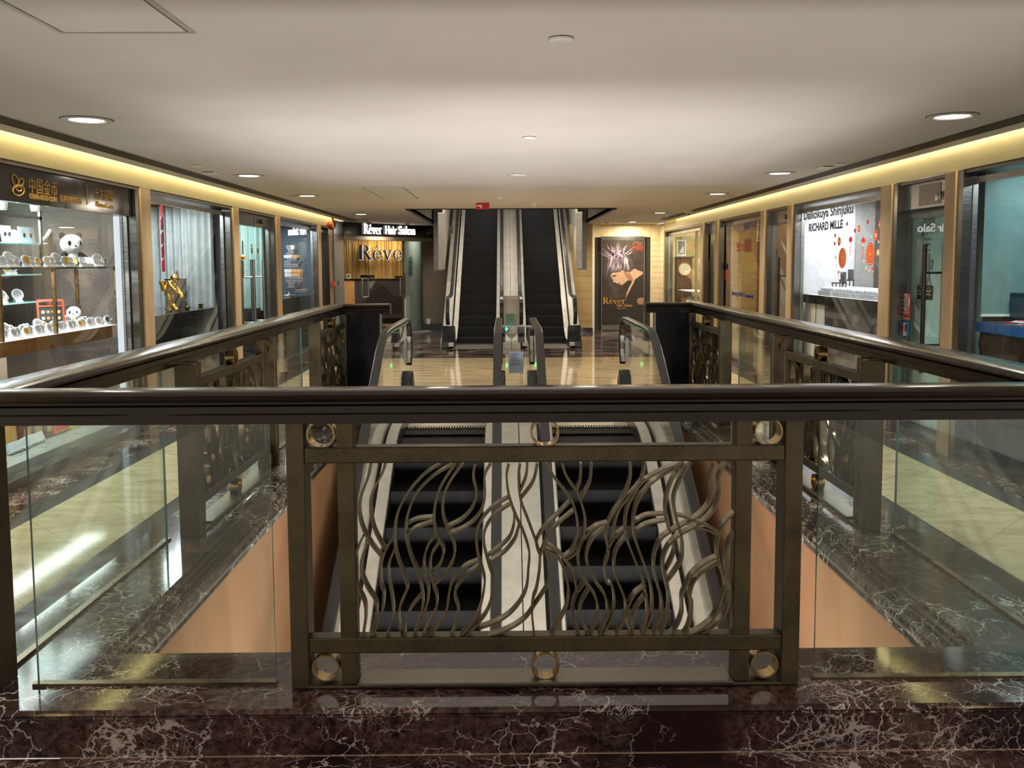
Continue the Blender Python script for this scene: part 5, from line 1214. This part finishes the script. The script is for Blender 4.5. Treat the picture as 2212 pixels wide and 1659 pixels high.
GLY['r'] = (.36, [[(.0,0),(.23,0),(.23,.018),(.165,.032),(.165,.40),(.155,.46),(.0,.435),(.0,.418),(.07,.405),(.07,.032),(.0,.018)],[(.165,.33),(.20,.39),(.25,.415),(.29,.40),(.30,.36),(.35,.37),(.36,.42),(.33,.46),(.27,.465),(.20,.44),(.16,.39)]])
GLY['^'] = (0, [[(.13,.52),(.235,.68),(.34,.52),(.30,.52),(.235,.61),(.17,.52)]])
def rever(mb, o, e, u, size, depth=.01, last=True, kx=1.0):
    o = Vector(o); e = Vector(e).normalized(); u = Vector(u).normalized(); nr = e.cross(u); x = 0
    for ch in 'Rever' if last else 'Reve':
        adv, polys = GLY[ch]; 
        if ch == 'e' and x < .9*1: polys = polys+(GLY['^'][1] if abs(x-.68) < .05 else [])
        for pl in polys: mb.prism([tuple(o+e*((x+px)*size*kx)+u*(py*size)) for px, py in pl], tuple(nr*depth))
        x += adv+.02
    return x*size*kx
m = MB(); a = aY(1302.5,656.5,YP_-.005); b2 = aY(1350,656,YP_-.005); rever(m, a, (1,0,0), (0,0,1), (b2.x-a.x)/2.46, .001); obj('lettering', m, mat('poster_gold',(214,158,84),.5), PO)
def ftext(name, body, px0, py, px1, Y, spx, mt, parent, bold=0, depth=.001, e=(1,0,0)):
    a = aY(px0, py, Y); b2 = aY(px1, py, Y); mb = MB(); text_mb(mb, body, spx/F_PX*Y*1.4, a, e, (0,0,1), depth, width=b2.x-a.x, bold=bold); return obj(name, mb, mt, parent)
PL_ = mat('poster_gold',(214,158,84),.5)
ftext('lettering','Hair Salon',1332,662.5,1364.5,YP_-.005,6,PL_,PO); ftext('lettering','Since 1971',1333,667.5,1351,YP_-.005,3,PL_,PO)
PR_ = mat('poster_red',(226,64,44),.5); ftext('lettering','WELLA',1366,537,1389.5,YP_-.005,5,PR_,PO,.0)
m = MB(); m.tube([aY(1240+x/K, 420+y/K, YP_-.005) for x, y in ((672,585),(680,560),(700,550),(725,552),(735,570),(755,560),(768,575),(750,585),(720,588))], .008, 6); obj('emblem', m, PR_, PO); obj('underline', MB().box(aY(1366,540,YP_).x,aY(1389,540,YP_).x,YP_-.006,YP_-.005,aY(1366,539.6,YP_).z-.006,aY(1366,539,YP_).z), PR_, PO)
# travertine pier between the escalators and the poster door
m = MB(); z = 0
while z < 2.5: m.box(1.50,2.02,21.0,21.5,z,min(2.5,z+.435)-.006); z += .435
m.box(1.505,2.015,21.005,21.5,0,2.5); struct('pillar', m, M_TRAV)
struct('baseboard_back', MB().box(1.49,2.03,20.98,21.0,0,.10), M_LEV)
# wall behind the upper escalators
wb = MB(); wb.box(-2.02,-1.29,22.6,22.7,0,2.5); wb.box(1.52,1.6,22.6,22.7,0,2.5); wb.box(-1.29,1.52,22.6,22.7,0,1.85); struct('wall_back', wb, M_GREYW)
struct('wall_back_left', MB().box(-1.98,-1.25,21.75,21.85,0,2.5), M_GREYW); struct('baseboard_left_end', MB().box(-1.98,-1.25,21.70,21.75,0,.17), M_BLACK)
g = aY(926,701,21.72); obj('wall_socket', MB().box(g.x-.05,g.x+.05,21.69,21.745,.16,.28), M_WHITE, bevel=.004, label='white wall socket above the black skirting beside the left upper escalator', cat='socket')
# --- salon
A0 = Vector((-3.50,19.40,0)); A1 = Vector((-1.72,21.72,0)); AD = (A1-A0).normalized(); AN = Vector((AD.y,-AD.x,0))   # front towards us
sb = thing('salon_sign', (-2.6,20.5,2.2), 'black salon sign board with white lit hair salon lettering at the left rear', 'sign')
obj('board', MB().prism([tuple(A0+Vector((0,0,2.21))),tuple(A1+Vector((0,0,2.21))),tuple(A1+Vector((0,0,2.5))),tuple(A0+Vector((0,0,2.5)))], tuple(-AN*.12)), M_BLACK, sb)
obj('soffit_band', MB().prism([tuple(A0+Vector((0,0,2.13))),tuple(A1+Vector((0,0,2.13))),tuple(A1+Vector((0,0,2.21))),tuple(A0+Vector((0,0,2.21)))], tuple(-AN*.30)), mat('taupe_soffit',(150,132,108),.5), sb)
def on_sign(px, py):
    d = _ray(px, py); n = AN; o = A0; t = (o-CAMP).dot(n)/d.dot(n); return CAMP+d*t
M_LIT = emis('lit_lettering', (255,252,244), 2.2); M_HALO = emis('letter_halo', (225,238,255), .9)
a = on_sign(784,505); b2 = on_sign(822,504); m = MB(); L = (b2-a).length; rever(m, a+AN*.02, AD, (0,0,1), .315, .02, True, L/(2.46*.315)); obj('lettering', m, M_LIT, sb)
for body, x0_, x1_, y_ in (('Hair',830,854,505.5),('Salon',859,894,506)):
    a = on_sign(x0_, y_); b2 = on_sign(x1_, y_); m = MB(); text_mb(m, body, .27, a+AN*.02, AD, (0,0,1), .02, width=(b2-a).length, bold=.004); obj('lettering', m, M_LIT, sb)
a = on_sign(920.5,506); m = MB(); text_mb(m, 'B118', .07, a+AN*.004, AD, (0,0,1), .003, width=.16); obj('lettering', m, mat('sign_gold', (206,160,84), .4), sb)
# interior
struct('wall_salon_back', MB().box(-5.6,-2.3,26.0,26.1,0,2.5), M_BLACKM); struct('wall_salon_left', MB().box(-5.5,-5.4,19.4,26.1,0,2.5), M_GREYW)
def fringe():
    t = NT('gold_foil_fringe'); v = t.coords((60,1,.8)); n = t.noise(v, 1.0, 4, .7); n2 = t.noise(t.coords((3,1,3)), 1.0, 4, .6)
    c1 = t.ramp(n.outputs['Fac'], [(.3, S(70,46,30)), (.45, S(146,110,64)), (.55, S(204,176,108)), (.7, S(244,232,186))]); c2 = t.ramp(n2.outputs['Fac'], [(.35, S(130,80,60)), (.5, S(190,150,80)), (.68, S(206,206,120))])
    col = t.mix(.5, c1, c2, 'MULTIPLY'); col = t.mix(.45, col, c1); return t.pbr(col, .3, .35, .5, bump=n.outputs['Fac'], bstr=.5, bdist=.02)
x0 = aY(736,560,25.9).x; x1 = aY(884,560,25.9).x
m = MB(); n = 150; V = []; zt, zb = 2.5, .9
for i in range(n+1): V += [(x0+(x1-x0)*i/n, 25.9+.02*((i % 2)*2-1), zb),(x0+(x1-x0)*i/n, 25.9+.02*((i % 2)*2-1), zt)]
m.add(V, [(2*i,2*i+2,2*i+3,2*i+1) for i in range(n)]); obj('fringe_curtain', m, fringe(), label='shimmering gold foil fringe wall behind the salon reception desk', cat='curtain')
sl = thing('wall_letters', (-3.5,25.7,1.6), 'large black letters of the salon name mounted on the gold fringe wall', 'lettering')
a = aY(774,561,25.7); b2 = aY(885,561,25.7); m = MB(); rever(m, a, (1,0,0), (0,0,1), (b2.x-a.x)/2.46, .03); obj('lettering', m, M_BLACK, sl)
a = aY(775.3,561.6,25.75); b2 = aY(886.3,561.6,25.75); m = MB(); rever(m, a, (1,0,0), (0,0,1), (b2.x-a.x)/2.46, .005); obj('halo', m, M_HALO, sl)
YD = 24.5
dk = thing('reception_desk', (-3.4,YD,0), 'salon reception desk with a dark photo front and a tan end panel', 'desk')
x0 = aY(738,620,YD).x; x1 = aY(884,620,YD).x; xm = aY(766,620,YD).x; zt = aY(800,602,YD).z
obj('counter_top', MB().box(x0,x1,YD-.03,YD+.7,zt-.04,zt), M_BLACK, dk); obj('tan_panel', MB().box(x0,xm,YD,YD+.05,.14,zt-.04), mat('tan_desk_panel',(192,142,86),.5), dk); obj('photo_front', MB().box(xm,x1,YD,YD+.05,.14,zt-.04), mat('charcoal_photo',(58,56,56),.4), dk)
obj('plinth', MB().box(x0,x1,YD+.02,YD+.6,0,.14), M_BLACK, dk)
def dq(pts, dy): return [tuple(aY(560+x/K, 430+y/K, YD-dy)) for x, y in pts]
obj('photo_figure', MB().prism(dq([(1210,1190),(1225,1100),(1270,1030),(1290,970),(1330,940),(1390,960),(1450,1020),(1520,1090),(1620,1130),(1620,1300),(1240,1300)], .002), (0,.001,0)), mat('photo_jacket',(34,28,27),.4), dk); obj('photo_light', MB().prism(dq([(1240,935),(1330,925),(1300,970),(1270,1030),(1245,990)], .003), (0,.001,0)), mat('photo_pale',(120,116,114),.4), dk)
for k, (xa, xb, ya, yb, lab) in enumerate(((1150,1312,865,903,'monitor lying low on the left of the salon desk, black'),(1540,1628,875,903,'black till screen at the right of the salon desk'))):
    p = aY(560+xa/K, 430+ya/K, YD+.3); q = aY(560+xb/K, 430+yb/K, YD+.3); t = thing('monitor', ((p.x+q.x)/2,YD+.3,zt), lab, 'monitor'); obj('screen', MB().box(p.x,q.x,YD+.30,YD+.34,zt+.02,p.z), M_BLACK, t, bevel=.006); obj('foot', MB().box((p.x+q.x)/2-.08,(p.x+q.x)/2+.08,YD+.26,YD+.40,zt,zt+.02), M_BLACKM, t)
p = aY(753,601,YD+.2); t = thing('photo_frame', (p.x,YD+.2,zt), 'small white framed card standing at the left end of the salon desk', 'card'); obj('frame', MB().box(p.x-.05,p.x+.05,YD+.2,YD+.215,zt,zt+.13), M_WHITE, t); obj('image', MB().box(p.x-.035,p.x+.035,YD+.198,YD+.2,zt+.02,zt+.11), mat('slate_gift_box', (84,88,94), .6), t)
# glass front with its door
f = MB()
def rpt(px): 
    q = on_sign(px, 560); return Vector((q.x,q.y,0))
def bar(mb, px, z0, z1, w=.03, th=.02): q = rpt(px); mb.obox((q.x,q.y,(z0+z1)/2), tuple(AD*w), tuple(AN*th), (0,0,z1-z0))
bar(f, 872, 0, 2.12, .05, .05); D6 = struct('door_6', f, M_CHROME)
def pane(mb, pa, pb, z0, z1): qa, qb = rpt(pa), rpt(pb); mb.quad((qa.x,qa.y,z0),(qb.x,qb.y,z0),(qb.x,qb.y,z1),(qa.x,qa.y,z1))
m = MB(); pane(m, 792, 870, .02, 2.12); obj('door_glass', m, M_GLASS, D6); m = MB(); pane(m, 738, 791, .02, 2.12); w = struct('window_10', m, M_GLASS); m = MB(); pane(m, 874, 884, .02, 2.12); struct('window_11', m, M_GLASS)
for px, nm in ((866,1),(784,-1)):  # the second loop is the handle's reflection, built as a solid
    q = rpt(px)+AN*.06; z0_, z1_ = (.96,1.22); c = [(q+Vector((0,0,z))+AD*d) for d, z in ((-.07,1.28),(-.09,1.24),(-.09,.92),(-.07,.88),(.07,.88),(.09,.92),(.09,1.24),(.07,1.28))]
    obj('d_handle_and_reflection', MB().tube([tuple(v) for v in catmull([tuple(v) for v in c]+[tuple(c[0])],3)[:-1]], .016, 8, close=True), M_CHROME, D6, smooth=60)
struct('door_sill', MB().prism([tuple(A0),tuple(A1),tuple(A1+Vector((0,0,.03))),tuple(A0+Vector((0,0,.03)))], tuple(-AN*.15)), M_STEEL)
# pale green round pier and dark doorway
g = aZ(900,708,0); struct('pillar_round', MB().lathe([(.20,0),(.20,2.22)], (g.x-.02,22.3,0), 40), mat('pale_green_film',(150,166,152),.5))
m = MB()
for k, (ya, yb) in enumerate(((555,566),(568,578),(580,592))): 
    p = aY(886.5,ya,22.1); q = aY(890,yb,22.1); m.box(p.x-.03,p.x+.05,22.085,22.095,q.z,p.z)
obj('sticker_strip', m, mat('dark_green_stickers',(70,98,88),.6), label='dark green stickers beside the pale round pier of the salon', cat='sticker')
struct('wall_salon_right', MB().box(-2.10,-2.03,22.75,26.0,0,2.5), M_GREYW)
# ---------------------------------------------------------------- ceiling fittings
LY = [2.30,5.75,9.33,12.05,16.5,20.05]
def downlight(x, y, lab):
    t = thing('downlight', (x,y,CZ), lab, 'downlight')
    obj('trim_ring', MB().lathe([(.150,0),(.150,-.006),(.140,-.012),(.112,-.010),(.100,-.002),(.100,0)], (x,y,CZ), 36, cap=False), mat('white_trim', (196,190,180), .4), t, smooth=40)
    obj('shadow_gap', MB().ring((x,y,CZ-.001), .156, .149, .003, 'z', 36), M_BLACKM, t)
    obj('lens', MB().lathe([(.100,-.004),(.06,-.006),(.001,-.007)], (x,y,CZ), 30), M_LENS, t)
    return t
ORD = ['','nearest','second nearest','third nearest','fourth from us','farthest']
for side, x in (('left',-2.60),('right',2.81)):
    for k, y in enumerate(LY):
        if k > 0 and not (side == 'left' and k == 5): downlight(x, y, '%s round downlight in the row above the %s corridor' % (ORD[k], side))
        ld = bpy.data.lights.new('downlight_beam', 'AREA'); ld.shape = 'DISK'; ld.size = .18; ld.energy = LP_DOWN; ld.color = (1,.955,.89); ld.spread = math.radians(140)
        lo = bpy.data.objects.new('downlight_beam', ld); COL.objects.link(lo); lo.location = (x,y,CZ-.02)
def plate(px, py, r, lab, cat='sprinkler cover'):
    p = aZ(px, py, CZ); t = thing('ceiling_disc', (p.x,p.y,CZ), lab, cat)
    obj('cover', MB().lathe([(r*.3,-.016),(r*.9,-.016),(r,-.012),(r,-.004)], (p.x,p.y,CZ), 28), M_WHITE, t, smooth=40); obj('shadow_gap', MB().lathe([(r*.9,-.005),(r*.9,.002)], (p.x,p.y,CZ), 28), M_BLACKM, t)
plate(1212,82,.052,'nearest white ceiling disc above the middle of the void'); plate(1143,296,.052,'second white ceiling disc above the middle of the void'); plate(1120,377,.085,'wider pale ceiling disc third along the middle of the ceiling','speaker')
for px, py, lab in ((424,357,'left side, before the second downlight'),(1817,353,'right side, beside the grille'),(1580,424,'right side, beyond the second downlight'),(633,423,'left side, beyond the second downlight'),(712,451,'left side, before the salon')): plate(px, py, .05, 'small ceiling disc on the '+lab)
def slot(px, py, lab):
    p = aZ(px, py, CZ); t = thing('ceiling_sensor', (p.x,p.y,CZ), lab, 'sensor'); obj('plate', MB().box(p.x-.07,p.x+.07,p.y-.12,p.y+.12,CZ-.012,CZ), M_WHITE, t, bevel=.003); obj('slit', MB().box(p.x-.05,p.x+.05,p.y-.125,p.y-.12,CZ-.009,CZ-.003), M_BLACKM, t)
slot(458,373,'small white sensor plate beside the left ceiling grille'); slot(1780,361,'small white sensor plate beside the right ceiling grille')
def detector(px, py, lab, r=.06, red=False):
    p = aZ(px, py-3, CZ); t = thing('smoke_detector', (p.x,p.y,CZ), lab, 'smoke detector'); obj('base', MB().lathe([(r,0),(r,-.025)], (p.x,p.y,CZ), 24), M_WHITE, t, smooth=40); obj('head', MB().lathe([(r*.8,-.025),(r*.75,-.045),(r*.5,-.055),(.002,-.056)], (p.x,p.y,CZ), 24), mat('beige_detector',(206,190,160),.5), t, smooth=40)
    if red: obj('lamp', MB().sphere((p.x,p.y-r*.3,CZ-.06), .022, 10, 6), mat('dark_red_lens',(120,26,24),.3), t)
detector(1080,430,'left of the two smoke detectors before the ceiling opening'); detector(1153,443,'right of the two smoke detectors before the ceiling opening'); detector(1487,458,'smoke detector with a dark red lamp beside the right grille',.09,True); detector(1439,468,'smoke detector beyond the red lamp one beside the right grille'); detector(1311,481,'smoke detector on the ceiling before the poster door'); detector(797,479,'large smoke detector before the salon sign',.09); detector(880,484,'smaller smoke detector at the right of the salon sign'); detector(773,471,'smoke detector beside the farthest left downlight')
p = aZ(1042,438,CZ); t = thing('ceiling_sign', (p.x,p.y,CZ-.1), 'red sign box hanging at the front edge of the escalator opening', 'sign')
a = aY(1028,438,p.y); b2 = aY(1057,452,p.y); obj('box_body', MB().box(a.x,b2.x,p.y,p.y+.06,b2.z,CZ), mat('deep_red_box',(176,20,26),.4), t, bevel=.004); m = MB(); c = aY(1030,443,p.y); d = aY(1041,445.5,p.y); m.box(c.x,d.x,p.y-.002,p.y,d.z,c.z); c = aY(1038.5,446,p.y); d = aY(1040.5,450,p.y); m.box(c.x,d.x,p.y-.002,p.y,d.z,c.z); obj('arrow_mark', m, M_WHITE, t)
def hatch(x0, x1, y0, y1, lab, w=.022):
    t = thing('access_hatch', ((x0+x1)/2,(y0+y1)/2,CZ), lab, 'hatch'); m = MB()
    for (a, b2, c, d) in ((x0,x0+w,y0,y1),(x1-w,x1,y0,y1),(x0+w,x1-w,y1-w,y1),(x0+w,x1-w,y0,y0+w)): m.box(a,b2,c,d,CZ-.004,CZ)
    obj('frame', m, mat('hatch_frame', (176,170,162), .35), t); m = MB(); m.box(x0+w+.003,x0+w+.009,y0,y1,CZ-.002,CZ); m.box(x1-w-.009,x1-w-.003,y0,y1,CZ-.002,CZ); m.box(x0+w,x1-w,y1-w-.006,y1-w-.002,CZ-.002,CZ); obj('gap', m, mat('hatch_gap', (92,88,84), .6), t); obj('panel', MB().box(x0+w+.009,x1-w-.009,y0+w,y1-w-.006,CZ-.0035,CZ), CEIL, t)
hatch(-1.74,-1.205,2.0,3.645,'large white access hatch in the ceiling at the upper left'); hatch(-1.69,-1.19,10.78,12.70,'long access hatch in the ceiling before the escalator opening',.014)
# ---------------------------------------------------------------- lights
def area(name, loc, size, energy, color=(1,1,1), rot=(0,0,0), size_y=None, spread=180):
    l = bpy.data.lights.new(name, 'AREA'); l.energy = energy; l.color = color; l.size = size; l.spread = math.radians(spread)
    if size_y: l.shape = 'RECTANGLE'; l.size_y = size_y
    o = bpy.data.objects.new(name, l); COL.objects.link(o); o.location = loc; o.rotation_euler = rot; return o
# cove lamps wash the fascias
for s, xc, xf, col, e in ((-1,CL,XL-.01,(1,.90,.60),LP_COVE), (1,CR,XR+.03,(1,.93,.70),LP_COVE*1.3)):
    area('cove_lamp', ((xc+xf)/2-s*.01,8.2,2.62), .05, e, col, (0,math.radians(18)*s,0), 22.2)
WHT = (1,.97,.92); COOL = (.80,.93,1)
# coin shop
area('shop_lamp', (-4.0,6.6,2.34), .8, 48, (.96,.98,1), (0,0,0), 3.6); area('counter_fill', (-3.86,7.3,1.55), .25, 16, (.95,1,1), (0,0,0), 2.4); area('shelf_lamp', (-4.5,7.6,2.12), .2, 26, (.86,1,.98), (0,0,0), 1.2); area('ledge_lamp', (-3.85,6.6,.92), .2, 12, (.95,1,.98), (0,0,0), 3.5)  # counter light is fill added under the shelf to brighten the coins
area('shop_lamp', (-3.95,10.2,2.33), .4, 46, COOL, (0,0,0), 2.2); area('shop_lamp', (-3.8,12.8,2.33), .3, 36, (.8,1,.98), (0,0,0), 1.4); area('shop_lamp', (-3.95,15.4,2.33), .5, 60, COOL, (0,0,0), 2.2)
area('shop_lamp', (4.1,6.2,2.33), .4, 16, (.78,.95,1), (0,0,0), 1.6); area('shop_lamp', (3.765,7.95,2.33), .06, 34, (.80,1,1), (0,0,0), .8); area('shop_lamp', (4.05,10.1,2.33), .5, 46, (.93,.97,1), (0,0,0), 2.2)
area('shop_lamp', (3.9,12.1,2.33), .2, 8, (1,.9,.75), (0,0,0), .8); area('shop_lamp', (4.0,14.0,2.33), .3, 14, (1,.85,.6), (0,0,0), 2); area('shop_lamp', (4.0,16.0,2.33), .2, 6, (1,.85,.6), (0,0,0), .6); area('shop_lamp', (4.1,18.6,2.33), .5, 60, (1,.92,.66), (0,0,0), 3)
area('salon_lamp', (-3.3,25.3,2.46), 1.2, 110, (1,.86,.6), (0,0,0), .5); area('salon_lamp', (-4.0,23.2,2.46), .5, 25, (1,.9,.75)); area('pier_fill', (-2.1,21.6,2.44), .2, 8, (1,.95,.85)); area('poster_lamp', (2.9,20.9,2.47), .25, 22, (1,.85,.6), (0,0,0), .25)  # pier light is fill added to brighten the pale pier
area('pier_fill', (1.2,20.0,2.44), .2, 3, (1,.86,.66)); area('junction_fill', (-1.0,13.4,2.47), .2, 24, (1,.86,.66)); area('junction_fill', (1.2,13.4,2.47), .2, 24, (1,.86,.66))  # added fill without fittings, for the pier and the far ceiling
# added fill standing in for light from the level below and the shaft
area('void_fill', (.13,3.40,-2.1), 2.9, LP_VOID*.62, (1,.975,.95), (math.radians(180-30),0,0), .5, 170); area('void_fill', (.13,3.42,-1.7), 2.9, LP_VOID*.72, (1,.975,.95), (math.radians(180-58),0,0), .4, 88); area('lower_fill', (.13,5.0,-3.9), 2.4, 25, (1,.9,.7), (PI,0,0), 2); area('shaft_fill', (.1,19,4.6), 1.5, 90, (1,.93,.84))
w = bpy.data.worlds.new('world'); SC.world = w; w.use_nodes = True
bg = w.node_tree.nodes['Background']; bg.inputs[0].default_value = (1,.96,.92,1); bg.inputs[1].default_value = LP_AMB
SC.view_settings.view_transform = 'Standard'; SC.view_settings.look = 'None'; SC.view_settings.gamma = 1.0; SC.view_settings.exposure = EXPO; SC.view_settings.use_curve_mapping = False
cy = SC.cycles
cy.max_bounces = 9; cy.diffuse_bounces = 3; cy.glossy_bounces = 4; cy.transmission_bounces = 4; cy.transparent_max_bounces = 24
cy.caustics_reflective = False; cy.caustics_refractive = False; cy.sample_clamp_indirect = 6; cy.use_denoising = True
try: cy.denoiser = 'OPENIMAGEDENOISE'
except Exception: pass
cy.adaptive_threshold = .02
